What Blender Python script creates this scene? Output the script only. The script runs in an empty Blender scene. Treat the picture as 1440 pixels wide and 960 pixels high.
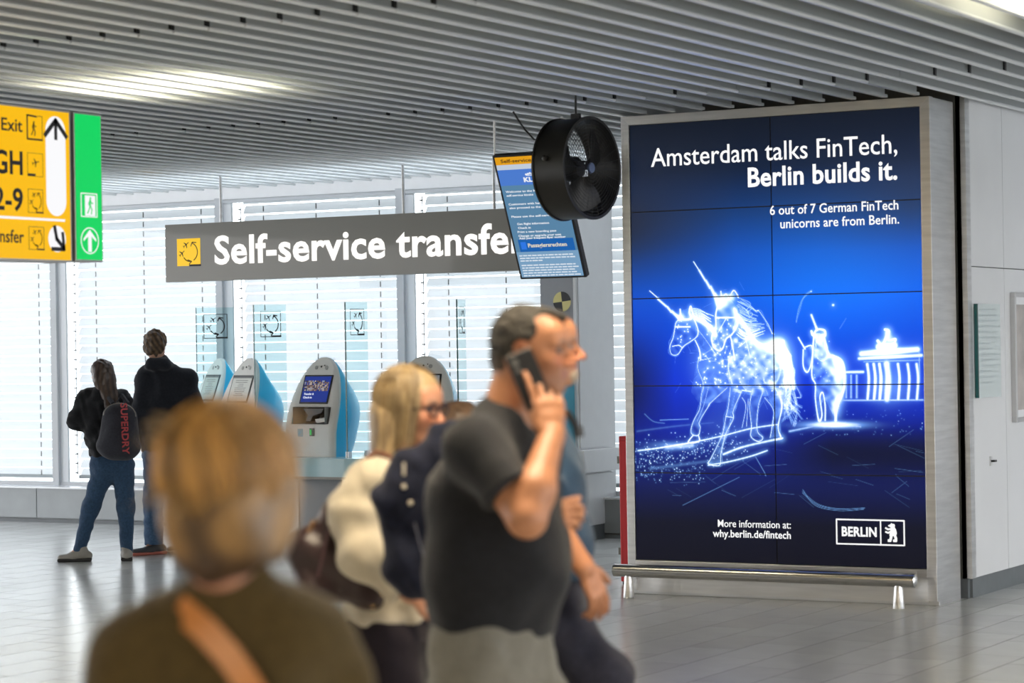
import bpy, bmesh, math, random
import numpy as np
from mathutils import Vector, Matrix
C = bpy.context.scene.collection
SC = bpy.context.scene
random.seed(7)
# ------------------------------------------------------------------ camera
EYE = 1.65; FPX = 3400.0; ROLL = 0.016; HY = 487.0
YAW = math.atan2(.494, .87); CY, SY = math.cos(YAW), math.sin(YAW); PIT = math.atan2(HY-480., FPX)
R_ = Vector((CY, SY, 0)); F0 = Vector((-SY, CY, 0))
F_ = F0*math.cos(PIT) + Vector((0, 0, math.sin(PIT))); U_ = R_.cross(F_)
RC = R_*math.cos(ROLL) - U_*math.sin(ROLL); UC = R_*math.sin(ROLL) + U_*math.cos(ROLL)
cd = bpy.data.cameras.new('camera'); cam = bpy.data.objects.new('camera', cd); C.objects.link(cam)
m = Matrix((RC, UC, -F_)).transposed().to_4x4(); m.translation = (0, 0, EYE); cam.matrix_world = m
cd.sensor_width = 36; cd.lens = 85.0; cd.clip_end = 400
cd.dof.use_dof = True; cd.dof.focus_distance = 18.0; cd.dof.aperture_fstop = 2.9
SC.camera = cam
# ------------------------------------------------------------------ sky, light, exposure
w = bpy.data.worlds.new('overcast_sky'); SC.world = w; w.use_nodes = True
nt = w.node_tree; nt.nodes.clear()
tc = nt.nodes.new('ShaderNodeTexCoord'); sp = nt.nodes.new('ShaderNodeSeparateXYZ'); nt.links.new(tc.outputs['Generated'], sp.inputs[0])
rp = nt.nodes.new('ShaderNodeValToRGB'); mr = nt.nodes.new('ShaderNodeMapRange')
mr.inputs[1].default_value = -1; nt.links.new(sp.outputs[2], mr.inputs[0]); nt.links.new(mr.outputs[0], rp.inputs[0])
e = rp.color_ramp.elements; e[0].position = .0; e[0].color = (.34, .35, .36, 1); e[1].position = 1; e[1].color = (.80, .88, 1, 1)
x = e.new(.49); x.color = (.52, .53, .54, 1); x = e.new(.52); x.color = (1.0, .99, .985, 1)
bg = nt.nodes.new('ShaderNodeBackground'); bg.inputs[1].default_value = 5.8
ow = nt.nodes.new('ShaderNodeOutputWorld'); nt.links.new(rp.outputs[0], bg.inputs[0]); nt.links.new(bg.outputs[0], ow.inputs[0])
SC.view_settings.view_transform = 'Standard'; SC.view_settings.look = 'None'; SC.view_settings.gamma = 1
SC.view_settings.use_curve_mapping = False; SC.view_settings.exposure = 0.0
# ------------------------------------------------------------------ pixel -> ray helpers (layout measured on the photograph)
def ray(x, y):
    u = x-720.; v = 480.-y
    uu = u*math.cos(ROLL)+v*math.sin(ROLL); vv = -u*math.sin(ROLL)+v*math.cos(ROLL)
    d = FPX*math.cos(PIT)-vv*math.sin(PIT); z = FPX*math.sin(PIT)+vv*math.cos(PIT)
    return Vector((CY*uu-SY*d, SY*uu+CY*d, z))/d
O3 = Vector((0, 0, EYE))
def onX(x, y, X): q = ray(x, y); return q*(X/q.x)+O3
def onY(x, y, Y): q = ray(x, y); return q*(Y/q.y)+O3
def onZ(x, y, Z): q = ray(x, y); return q*((Z-EYE)/q.z)+O3
def atD(x, y, D): return ray(x, y)*D+O3
# ------------------------------------------------------------------ materials
def srgb(*c):
    if len(c) == 1:
        h = c[0].lstrip('#'); c = [int(h[i:i+2], 16)/255 for i in (0, 2, 4)]
    return tuple((v/12.92 if v <= .04045 else ((v+.055)/1.055)**2.4) for v in c)
MATS = {}
def mat(name, col, rough=.5, metal=0., emit=0., noise=0., nscale=8., bump=0., bscale=60., stretch=(1, 1, 1), spec=.5, coat=0., attr=None, alpha=None, sheen=0., trans=0., coords='Object'):
    if name in MATS: return MATS[name]
    M = bpy.data.materials.new(name); MATS[name] = M; M.use_nodes = True; t = M.node_tree; N = t.nodes; L = t.links
    b = N['Principled BSDF']
    if isinstance(col, str): col = srgb(col)
    b.inputs['Base Color'].default_value = (*col, 1); b.inputs['Roughness'].default_value = rough; b.inputs['Metallic'].default_value = metal
    b.inputs['Specular IOR Level'].default_value = spec; b.inputs['Coat Weight'].default_value = coat
    b.inputs['Sheen Weight'].default_value = sheen; b.inputs['Transmission Weight'].default_value = trans
    if emit:
        b.inputs['Emission Color'].default_value = (*col, 1); b.inputs['Emission Strength'].default_value = emit
    src = None
    if attr:
        a = N.new('ShaderNodeAttribute'); a.attribute_name = attr; src = a.outputs['Color']
        L.new(src, b.inputs['Base Color'])
    if noise or bump:
        c_ = N.new('ShaderNodeTexCoord'); mp = N.new('ShaderNodeMapping'); L.new(c_.outputs[coords], mp.inputs[0]); mp.inputs['Scale'].default_value = stretch
    if noise:
        n = N.new('ShaderNodeTexNoise'); n.inputs['Scale'].default_value = nscale; n.inputs['Detail'].default_value = 5; L.new(mp.outputs[0], n.inputs['Vector'])
        r = N.new('ShaderNodeMapRange'); r.inputs[1].default_value = .25; r.inputs[2].default_value = .75; r.inputs[3].default_value = 1-noise; r.inputs[4].default_value = 1+noise; L.new(n.outputs[0], r.inputs[0])
        mx = N.new('ShaderNodeMix'); mx.data_type = 'RGBA'; mx.blend_type = 'MULTIPLY'; mx.inputs[0].default_value = 1
        if src: L.new(src, mx.inputs[6])
        else: mx.inputs[6].default_value = (*col, 1)
        L.new(r.outputs[0], mx.inputs[7]); L.new(mx.outputs[2], b.inputs['Base Color'])
    if bump:
        n = N.new('ShaderNodeTexNoise'); n.inputs['Scale'].default_value = bscale; n.inputs['Detail'].default_value = 4; L.new(mp.outputs[0], n.inputs['Vector'])
        bp = N.new('ShaderNodeBump'); bp.inputs['Strength'].default_value = min(1, bump); bp.inputs['Distance'].default_value = .01*max(1, bump); L.new(n.outputs[0], bp.inputs['Height']); L.new(bp.outputs[0], b.inputs['Normal'])
    return M
def glassmat(name, tint, refl=.07, rough=0.02):
    M = bpy.data.materials.new(name); M.use_nodes = True; t = M.node_tree; t.nodes.clear(); N = t.nodes; L = t.links
    tr = N.new('ShaderNodeBsdfTransparent'); tr.inputs[0].default_value = (*tint, 1)
    g = N.new('ShaderNodeBsdfGlossy'); g.inputs['Roughness'].default_value = rough
    fr = N.new('ShaderNodeFresnel'); fr.inputs[0].default_value = 1.45
    mx = N.new('ShaderNodeMixShader'); o = N.new('ShaderNodeOutputMaterial')
    ge = N.new('ShaderNodeNewGeometry'); ml = N.new('ShaderNodeMath'); ml.operation = 'SUBTRACT'; ml.use_clamp = True
    L.new(fr.outputs[0], ml.inputs[0]); L.new(ge.outputs['Backfacing'], ml.inputs[1])
    L.new(ml.outputs[0], mx.inputs[0]); L.new(tr.outputs[0], mx.inputs[1]); L.new(g.outputs[0], mx.inputs[2]); L.new(mx.outputs[0], o.inputs[0])
    return M
def emitmat(name, col, s=1., attr=None):
    if name in MATS: return MATS[name]
    M = bpy.data.materials.new(name); MATS[name] = M; M.use_nodes = True; t = M.node_tree; b = t.nodes['Principled BSDF']
    if isinstance(col, str): col = srgb(col)
    b.inputs['Base Color'].default_value = (.01, .01, .01, 1); b.inputs['Roughness'].default_value = .25; b.inputs['Specular IOR Level'].default_value = .2
    b.inputs['Emission Color'].default_value = (*col, 1); b.inputs['Emission Strength'].default_value = s
    if attr:
        a = t.nodes.new('ShaderNodeAttribute'); a.attribute_name = attr; t.links.new(a.outputs['Color'], b.inputs['Emission Color'])
    return M
STEEL = mat('brushed_steel', (.68, .68, .68), .34, 1., noise=.12, nscale=3, bump=.05, bscale=40, stretch=(1, 1, 14))
STEELH = mat('brushed_steel_horizontal', (.72, .71, .69), .32, 1., noise=.1, nscale=3, bump=.05, bscale=40, stretch=(1, 10, 14))
DKSTEEL = mat('dark_steel', (.17, .165, .15), .4, .6, noise=.1)
WHITE = mat('white_paint', (.82, .83, .84), .45, noise=.02)
WALLW = mat('white_wall_panel', (.72, .73, .74), .35, noise=.03, nscale=2)
MULL = mat('grey_window_frame', (.56, .58, .60), .4, noise=.04)
CASING = mat('grey_casing', (.26, .28, .29), .45, .3, noise=.08, nscale=4)
BASEB = mat('grey_baseboard', (.13, .145, .155), .45, noise=.12, nscale=6)
BLACK = mat('black_plastic', (.012, .012, .013), .4)
DARK = mat('dark_metal', (.02, .02, .02), .45, .3)
GLASS = glassmat('window_glass', (.93, .96, .97))
GLASST = glassmat('screen_glass', (.84, .94, .95))
GEDGE = mat('green_glass_edge', (.0, .10, .10), .15, spec=.8)
INK = mat('black_ink', (.012, .012, .014), .5)
# ------------------------------------------------------------------ mesh helpers
def link(name, me, m, parent=None, smooth=False, loc=None):
    o = bpy.data.objects.new(name, me); C.objects.link(o)
    if m is not None:
        for mm in (m if isinstance(m, (list, tuple)) else [m]): me.materials.append(mm)
    if smooth: me.shade_smooth()
    if parent: o.parent = parent
    if loc is not None: o.location = loc
    return o
def empty(name, loc=(0, 0, 0), rz=0.):
    o = bpy.data.objects.new(name, None); C.objects.link(o); o.location = loc; o.rotation_euler = (0, 0, rz); o.empty_display_size = .1; return o
def tag(o, label=None, cat=None, group=None, kind=None):
    if label: o['label'] = label
    if cat: o['category'] = cat
    if group: o['group'] = group
    if kind: o['kind'] = kind
    return o
class MB:
    def __init__(s): s.v = []; s.f = []; s.mi = []
    def add(s, vs, fs, mi=0):
        n = len(s.v); s.v += [tuple(p) for p in vs]; s.f += [tuple(i+n for i in f) for f in fs]; s.mi += [mi]*len(fs); return s
    def box(s, x0, x1, y0, y1, z0, z1, mi=0, M=None):
        vs = [Vector(p) for p in ((x0, y0, z0), (x1, y0, z0), (x1, y1, z0), (x0, y1, z0), (x0, y0, z1), (x1, y0, z1), (x1, y1, z1), (x0, y1, z1))]
        if M: vs = [M @ p for p in vs]
        return s.add(vs, [(0, 3, 2, 1), (4, 5, 6, 7), (0, 1, 5, 4), (1, 2, 6, 5), (2, 3, 7, 6), (3, 0, 4, 7)], mi)
    def prism(s, pts, ex, mi=0):      # pts 3D loop, extruded by vector ex
        n = len(pts); a = [Vector(p) for p in pts]; b = [p+Vector(ex) for p in a]
        return s.add(a+b, [tuple(range(n))[::-1], tuple(range(n, 2*n))]+[(i, (i+1) % n, n+(i+1) % n, n+i) for i in range(n)], mi)
    def tube(s, pts, r, n=10, mi=0, cap=True):
        pts = [Vector(p) for p in pts]; rs = r if isinstance(r, (list, tuple)) else [r]*len(pts); rings = []
        t0 = (pts[1]-pts[0]).normalized(); ref = Vector((0, 0, 1)) if abs(t0.z) < .9 else Vector((1, 0, 0)); u = t0.cross(ref).normalized()
        for i, p in enumerate(pts):
            t = (pts[min(i+1, len(pts)-1)]-pts[max(i-1, 0)]).normalized(); u = (u-t*u.dot(t)).normalized(); v_ = t.cross(u)
            rings.append([p+(u*math.cos(2*math.pi*k/n)+v_*math.sin(2*math.pi*k/n))*rs[i] for k in range(n)])
        vs = [q for rg in rings for q in rg]; fs = []
        for i in range(len(pts)-1):
            for k in range(n): fs.append((i*n+k, i*n+(k+1) % n, (i+1)*n+(k+1) % n, (i+1)*n+k))
        if cap: fs += [tuple(range(n))[::-1], tuple((len(pts)-1)*n+k for k in range(n))]
        return s.add(vs, fs, mi)
    def lathe(s, prof, c, ax, n=32, mi=0, close=True):   # prof [(r, h)], around axis ax through c
        ax = Vector(ax).normalized(); ref = Vector((0, 0, 1)) if abs(ax.z) < .9 else Vector((1, 0, 0)); u = ax.cross(ref).normalized(); v_ = ax.cross(u)
        vs = [Vector(c)+ax*h+(u*math.cos(2*math.pi*k/n)+v_*math.sin(2*math.pi*k/n))*r for r, h in prof for k in range(n)]
        q = len(prof); fs = [(i*n+k, i*n+(k+1) % n, ((i+1) % q)*n+(k+1) % n, ((i+1) % q)*n+k) for i in range(q if close else q-1) for k in range(n)]
        return s.add(vs, fs, mi)
    def mesh(s, name='mesh'):
        me = bpy.data.meshes.new(name); me.from_pydata(s.v, [], s.f); me.polygons.foreach_set('material_index', s.mi)
        bm = bmesh.new(); bm.from_mesh(me); bmesh.ops.recalc_face_normals(bm, faces=bm.faces); bm.to_mesh(me); bm.free(); me.update(); return me
    def build(s, name, m, parent=None, smooth=False, bevel=0., seg=2):
        o = link(name, s.mesh(name), m, parent)
        if bevel:
            b = o.modifiers.new('bevel', 'BEVEL'); b.width = bevel; b.segments = seg; b.limit_method = 'ANGLE'; b.angle_limit = .6
        if smooth:
            o.data.shade_smooth()
            o.data.set_sharp_from_angle(angle=.7)
        return o
def box(name, m, x0, x1, y0, y1, z0, z1, parent=None, bevel=0.):
    """box whose origin sits at the centre of its base"""
    cx, cy = (x0+x1)/2, (y0+y1)/2
    o = MB().box(x0-cx, x1-cx, y0-cy, y1-cy, 0, z1-z0).build(name, m, parent, bevel=bevel); o.location = (cx, cy, z0)
    return o
_fc = {}
def glyphs(txt, bold=0., ital=0.):
    cu = bpy.data.curves.new('t', 'FONT'); cu.body = txt; cu.size = 1; cu.offset = bold; cu.shear = ital; cu.resolution_u = 3; cu.space_character = 1+bold*1.5; cu.extrude = .004
    o = bpy.data.objects.new('t', cu); C.objects.link(o); dg = bpy.context.evaluated_depsgraph_get()
    me = bpy.data.meshes.new_from_object(o.evaluated_get(dg)); bpy.data.objects.remove(o); bpy.data.curves.remove(cu); return me
def capheight():
    if 'c' not in _fc:
        me = glyphs('H'); _fc['c'] = max(v.co.y for v in me.vertices)
    return _fc['c']
def lettering(txt, p0, ex, ey, width, cap, m, parent, bold=0., name='lettering', lift=.002, right=False):
    """flat letters; p0 is the left end of the baseline (right end if right)"""
    me = glyphs(txt, bold); co = np.empty(len(me.vertices)*3); me.vertices.foreach_get('co', co); co = co.reshape(-1, 3)
    x0, x1 = co[:, 0].min(), co[:, 0].max(); sy = cap/capheight(); sx = (width/(x1-x0)) if width else sy*.95
    ex = Vector(ex).normalized(); ey = Vector(ey).normalized(); ez = ex.cross(ey); p0 = Vector(p0)
    if right: p0 = p0-ex*(x1-x0)*sx
    A = np.array([list(ex*sx), list(ey*sy), list(ez)]); off = np.array(list(p0+ez*lift))
    q = np.stack([co[:, 0]-x0, co[:, 1], co[:, 2]*.2], 1) @ A + off
    me.vertices.foreach_set('co', q.ravel()); me.materials.clear(); o = link(name, me, m, parent)
    return o
def poly(mb, pts2, o, ex, ey, lift=.002, th=.001, mi=0):
    o = Vector(o); ez = Vector(ex).cross(Vector(ey)).normalized()
    mb.prism([o+Vector(ex)*a+Vector(ey)*b+ez*lift for a, b in pts2], ez*th, mi)
def stroke(mb, pts, wd, o, ex, ey, lift=.002, mi=0):
    for (a, b), (c, d) in zip(pts[:-1], pts[1:]):
        L = math.hypot(c-a, d-b) or 1e-6; nx, ny = -(d-b)/L*wd/2, (c-a)/L*wd/2; tx, ty = (c-a)/L*wd*.3, (d-b)/L*wd*.3
        poly(mb, [(a+nx-tx, b+ny-ty), (c+nx+tx, d+ny+ty), (c-nx+tx, d-ny+ty), (a-nx-tx, b-ny-ty)], o, ex, ey, lift, mi=mi)
def arc(cx, cy, rx, ry, a0, a1, n=16): return [(cx+rx*math.cos(math.radians(a0+(a1-a0)*i/n)), cy+ry*math.sin(math.radians(a0+(a1-a0)*i/n))) for i in range(n+1)]
E_ = math.pi
# little drawings in a unit square
def pic_plane(mb, cx, cy, s, ang, o, ex, ey, lift=.003, mi=0):
    c, q = math.cos(ang), math.sin(ang)
    T = lambda pts: [(cx+s*(a*c-b*q), cy+s*(a*q+b*c)) for a, b in pts]
    poly(mb, T([(-.5, -.04), (.45, -.05), (.55, 0), (.45, .05), (-.5, .04)]), o, ex, ey, lift, mi=mi)
    poly(mb, T([(.12, 0), (-.12, .45), (-.22, .45), (-.08, 0)]), o, ex, ey, lift, mi=mi); poly(mb, T([(-.08, 0), (-.22, -.45), (-.12, -.45), (.12, 0)]), o, ex, ey, lift, mi=mi)
    poly(mb, T([(-.36, 0), (-.5, .17), (-.57, .17), (-.48, 0), (-.57, -.17), (-.5, -.17)]), o, ex, ey, lift, mi=mi)
def pic_transfer(mb, w_, h_, o, ex, ey, wd, mi=0, border=True):
    if border: stroke(mb, [(0, 0), (w_, 0), (w_, h_), (0, h_), (0, 0)], wd*.6, o, ex, ey, mi=mi)
    pic_plane(mb, w_*.40, h_*.78, h_*.27, .6, o, ex, ey, mi=mi); pic_plane(mb, w_*.22, h_*.47, h_*.27, .7, o, ex, ey, mi=mi)
    stroke(mb, arc(w_*.56, h_*.5, w_*.32, h_*.34, -60, 70), wd, o, ex, ey, mi=mi); stroke(mb, [(w_*.60, h_*.72), (w_*.66, h_*.86), (w_*.82, h_*.84)], wd, o, ex, ey, mi=mi)
    stroke(mb, arc(w_*.56, h_*.5, w_*.32, h_*.34, 215, 270), wd, o, ex, ey, mi=mi); stroke(mb, [(w_*.46, h_*.22), (w_*.62, h_*.16), (w_*.52, h_*.06)], wd, o, ex, ey, mi=mi)
    poly(mb, [(w_*.52, -h_*.02), (w_*1.02, -h_*.02), (w_*1.02, h_*.05), (w_*.52, h_*.05)], o, ex, ey, .003, mi=mi)
def pic_man(mb, cx, cy, s, o, ex, ey, mi=0, lift=.003):
    poly(mb, [(cx+s*.02+s*.07*math.cos(t*E_/5), cy+s*.43+s*.07*math.sin(t*E_/5)) for t in range(10)], o, ex, ey, lift, mi=mi)
    for pts, wd in (([(0, .33), (.0, .02)], .13), ([(0, .02), (.14, -.2), (.1, -.48)], .08), ([(0, .02), (-.1, -.22), (-.24, -.44)], .08), ([(.02, .3), (.16, .12), (.26, .16)], .055), ([(0, .3), (-.14, .16), (-.12, .0)], .055)):
        stroke(mb, [(cx+s*a, cy+s*b) for a, b in pts], wd*s, o, ex, ey, lift, mi=mi)
# ------------------------------------------------------------------ floor
FLOORM = mat('grey_floor_tile', (.30, .30, .285), .17, noise=.10, nscale=1.3, spec=.6, coords='Object')
def floor_mats():
    out = []
    for i in range(4):
        k = 1+(-.03, -.01, .01, .03)[i]; out.append(mat('floor_tile_%s' % 'abcd'[i], (.56*k, .56*k, .54*k), .21+.008*i, noise=.04, nscale=5, spec=.6, bump=.015, bscale=25))
    return out
FM = floor_mats()
GROUT = mat('dark_grout', (.05, .05, .048), .9, spec=.1)
fl = MB().box(-24, 9, -7, 24, -.2, -.0005).build('floor', GROUT); tag(fl, kind='structure')
TW, TL = .30, .60
tiles = []
for i in range(int((9+24)/TW)):
    for j in range(int(31/TL)+1):
        X = -24+i*TW; Yc = -7+j*TL+(TL/2 if i % 2 else 0)
        tiles.append((X, Yc))
def cam_px(P):
    P = Vector(P)-O3; r = P.dot(R_); d = P.dot(F0); z = P.z
    return (720+FPX*r/d-ROLL*FPX*z/d, HY-FPX*z/d-ROLL*FPX*r/d, d) if d > .5 else (0, 0, -1)
vis = []
rest = []
for X, Y in tiles:
    p = cam_px((X+.15, Y+.3, 0))
    (vis if (p[2] > 0 and -20 < p[0] < 1460 and p[1] < 975) else rest).append((p[2], X, Y))
vis = [t for t in vis if not (t[2] > 18.2 or (t[1] < -5.2 and t[2] > 14.5 and t[1] > -7.1))]
vis.sort(); near = vis[:300]; nearset = {(a, b) for _, a, b in near}
tmesh = []
for k in range(4):
    mb = MB(); g = .0028; b = .0003
    x1, y1 = TW-g, TL-g
    mb.add([(g, g, -.02), (x1, g, -.02), (x1, y1, -.02), (g, y1, -.02), (g, g, -b), (x1, g, -b), (x1, y1, -b), (g, y1, -b), (g+b, g+b, 0), (x1-b, g+b, 0), (x1-b, y1-b, 0), (g+b, y1-b, 0)],
           [(0, 1, 5, 4), (1, 2, 6, 5), (2, 3, 7, 6), (3, 0, 4, 7), (4, 5, 9, 8), (5, 6, 10, 9), (6, 7, 11, 10), (7, 4, 8, 11), (8, 9, 10, 11)])
    me = mb.mesh('floor_tile'); me.materials.append(FM[k]); tmesh.append(me)
for i, (d, X, Y) in enumerate(near):
    o = bpy.data.objects.new('floor_tile', tmesh[random.randrange(4)]); C.objects.link(o); o.parent = fl
    o.location = (X, Y, 0)
mb = MB()
for X, Y in tiles:
    if (X, Y) in nearset: continue
    g = .003
    mb.add([(X+g, Y+g, 0), (X+TW-g, Y+g, 0), (X+TW-g, Y+TL-g, 0), (X+g, Y+TL-g, 0)], [(0, 1, 2, 3)], random.randrange(4))
tag(mb.build('floor_tile_field', FM, fl), kind='stuff')
# ------------------------------------------------------------------ ceiling
CH = 3.17
SLAT = mat('ceiling_slat_paint', (.44, .47, .47), .35, .1)
SLATLIP = mat('ceiling_slat_lip', (.80, .82, .82), .3, .2)
ce = MB().box(-24, 7, -6, 16.9, 3.85, 4.0).box(-24, 7, 18.05, 24, 3.6, 4.0).build('ceiling', mat('ceiling_void', (.03, .032, .034), .8)); tag(ce, kind='structure')  # slab gap added to light the slats; outer slab added to shade the blinds
def slat_mesh(L_):
    mb = MB(); g = .006
    mb.box(-.004, .004, g, L_-g, .012, .135, 0)
    mb.add([(-.004, g, .012), (.004, g, .012), (.022, g, .004), (.022, g, -.004), (.012, g, -.010), (-.008, g, -.008), (-.012, g, .0),
            (-.004, L_-g, .012), (.004, L_-g, .012), (.022, L_-g, .004), (.022, L_-g, -.004), (.012, L_-g, -.010), (-.008, L_-g, -.008), (-.012, L_-g, .0)],
           [(i, (i+1) % 7, 7+(i+1) % 7, 7+i) for i in range(7)]+[tuple(range(7)), tuple(range(7, 14))], 1)
    me = mb.mesh('ceiling_slat'); me.materials.append(SLAT); me.materials.append(SLATLIP); return me
segs = [(-6.0, -3.4), (-3.4, .8), (.8, 5.0), (5.0, 9.2), (9.2, 13.4), (13.4, 18.35)]
sm = {s: slat_mesh(s[1]-s[0]) for s in segs}
SP = .2085
hid = MB()
clip = MB()
for i in range(124):
    X = -18.95+i*SP
    for s in segs:
        front = s[1]-.2; 
        if X > -5.07-.02 and False: continue
        p1 = cam_px((X, s[1], CH)); p0 = cam_px((X, s[0], CH)); seen = (s[0] >= 5.0) and (-18 < X < -2.9)
        if s[0] == 13.4 and -7.2 < X < -5.05:    # slats stop above the video wall
            seen = False; s2 = (13.4, 14.2)
            hid.box(X-.004, X+.004, s2[0], 14.25, CH+.012, CH+.135); hid.box(X-.012, X+.022, s2[0], 14.25, CH-.008, CH+.010); continue
        if seen:
            o = bpy.data.objects.new('ceiling_slat', sm[s]); C.objects.link(o); o.parent = ce; o.location = (X, s[0], CH)
            if s[0] < 13.4 and random.random() < .85: clip.box(X-.006, X+.014, s[1]-.016, s[1]+.016, CH-.002, CH+.125)
        else:
            hid.box(X-.004, X+.004, s[0], s[1], CH+.012, CH+.135); hid.box(X-.012, X+.022, s[0], s[1], CH-.008, CH+.010)
tag(hid.build('ceiling_slats_beyond', [SLAT], ce), kind='stuff')
tag(clip.build('slat_joint_clips', [DARK], ce), kind='stuff')
rails = MB()
for Y in (-3.3, .7, 4.9, 9.1, 13.3, 17.5): rails.box(-19, 6.9, Y-.02, Y+.02, CH+.136, CH+.17)
tag(rails.build('carrier_rails', [DKSTEEL], ce), kind='stuff')
# lamps above the slats: square louvred luminaires
LAMP = emitmat('warm_lamp', (1., .90, .66), 20.)
def ceiling_lamp(X, Y, label, col=LAMP):
    t = empty('ceiling_lamp', (X, Y, CH+.2))
    MB().box(-.72, .72, -.5, .5, .05, .13).build('lamp_housing', WHITE, t)
    for dx in (-.30, .30): MB().box(dx-.24, dx+.24, -.34, .34, .03, .05).build('lamp_diffuser', col, t)
    tag(t, label, 'lamp'); return t
def lamp_light(X, Y, W):
    t = ceiling_lamp(X, Y, 'warm ceiling lamp above the slats, out of the picture above the walkers'); tag(t, group='ceiling lamps out of the picture')
    ld = bpy.data.lights.new('lamp_light', 'AREA'); ld.shape = 'RECTANGLE'; ld.size = 1.2; ld.size_y = .8; ld.energy = W; ld.color = (1, .80, .56)
    o = bpy.data.objects.new('lamp_light', ld); C.objects.link(o); o.parent = t; o.location = (0, 0, -.24)
for X, Y in ((-8.45, 5.3), (-2.95, 5.3), (2.6, 5.3), (-8.45, -.6), (-2.95, -.6), (2.6, -.6)): lamp_light(X, Y, 82)
ceiling_lamp(-8.45, 11.15, 'warm ceiling lamp glowing between the slats above the departures sign')
ceiling_lamp(-2.95, 11.1, 'warm ceiling lamp glowing between slats at the upper right corner')
tag(MB().box(-24, 7.2, -6.2, -6, 0, 4).build('wall_light_block_behind', mat('wall_warm_grey', (.62, .60, .57), .7)), kind='structure')  # unseen wall added to block light from behind; pale to brighten steel reflections
tag(MB().box(7, 7.2, -6, -1, 0, 4).build('wall_light_block_side', MATS['wall_warm_grey']), kind='structure')  # unseen wall added to keep side light off the near figures
# ------------------------------------------------------------------ window wall
WY = 18.62
mulls = [-15.80-2.03, -15.80, -13.77, -11.74, -9.95, -7.92]
SLATW = mat('white_blind_slat', (.84, .84, .85), .4)
_t = SLATW.node_tree; _tr = _t.nodes.new('ShaderNodeBsdfTranslucent'); _tr.inputs[0].default_value = (.90, .91, .93, 1); _mx = _t.nodes.new('ShaderNodeMixShader'); _mx.inputs[0].default_value = .35
_t.links.new(_t.nodes['Principled BSDF'].outputs[0], _mx.inputs[1]); _t.links.new(_tr.outputs[0], _mx.inputs[2]); _t.links.new(_mx.outputs[0], _t.nodes['Material Output'].inputs[0])
wb = MB().box(-24, -7.6, WY-.04, WY+.10, 3.085, 3.6)
wb.box(-24, -17.9, WY-.04, WY+.1, 0, 3.1)
o = wb.build('wall_back', WHITE); tag(o, kind='structure')
hw = MB().box(-7.8, 9, WY+1.4, WY+1.5, 0, 3.85).build('wall_far', WHITE); tag(hw, kind='structure')
slm = None
PITCH = .0935
def blind_mesh(L_):
    mb = MB(); n = 5; R = .049; pts = []
    for i in range(n):
        a = (i/(n-1)-.5)*2; yy = a*R; zz = .007*(1-a*a)
        t = math.radians(60); pts.append((yy*math.cos(t)-zz*math.sin(t), yy*math.sin(t)+zz*math.cos(t)))
    vs = []
    for x in (0, L_):
        for (y, z) in pts: vs.append((x, y, z))
    fs = []
    for i in range(n-1):
        fs += [(i, i+1, n+i+1, n+i)]
    mb.add(vs, fs); me = mb.mesh('blind_slat'); me.materials.append(SLATW); me.shade_smooth(); return me
bm_ = blind_mesh(1.80)
for n in range(5):
    x0, x1 = mulls[n], mulls[n+1]
    wn = empty('window_%d' % (n+1), (x0, WY, .35)); tag(wn, kind='structure')
    f = MB().box(0, .075, -.05, .05, 0, 2.75); f.box(.075, x1-x0, -.03, .04, -.02, .035); f.box(.075, x1-x0, -.03, .04, 2.70, 2.76)
    f.box(.085, .135, 0.02, .05, .035, 2.70); f.build('window_frame', MULL, wn)
    f = MB().box(.075, .17, -.015, .012, .035, 2.70); f.build('inner_frame', mat('white_window_frame', (.8, .82, .84), .4), wn)
    MB().box(.17, x1-x0, -.004, .004, .035, 2.70).build('window_pane', GLASS, wn)
    g = MB().tube([(.195, .10, .1), (.195, .10, 2.68)], .006, 6)
    g.build('guide_rail', MULL, wn)
    pins = MB()
    for k in range(29):
        z = .145+k*PITCH
        o = bpy.data.objects.new('blind_slat', bm_); C.objects.link(o); o.parent = wn; o.location = (.205, .15, z-.35+.32)
        pins.box(.17, .2, .09, .11, z-.005-.03, z+.008-.03)
    tag(pins.build('guide_pins', DARK, wn), kind='stuff')
    for cx in (.46, 1.06, 1.76):
        cd_ = MB()
        for k in range(29): cd_.box(cx-.004, cx+.004, .098, .104, .09+k*PITCH, .09+k*PITCH+.05)
        tag(cd_.build('ladder_cord', DARK, wn), kind='stuff')
    MB().box(.2, 2.01, .11, .19, .06, .095).build('bottom_bar', CASING, wn)
# casing below windows
ck = MB().box(-24, -7.6, 18.36, WY-.0, .0, .30).build('trim_1', CASING); tag(ck, kind='structure')
x = -17.83
while x < -7.7:
    box('casing_panel', CASING, x+.004, x+2.03-.004, 18.325, 18.36, .045, .335, ck, .002).matrix_parent_inverse = Matrix(); x += 2.03
MB().box(-24, -7.6, 18.30, WY, .335, .350).build('sill_board', mat('sill_white', (.62, .64, .66), .25, .2), ck)
MB().box(-24, -7.6, 18.33, 18.36, .0, .035).build('casing_plinth', BASEB, ck)
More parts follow.
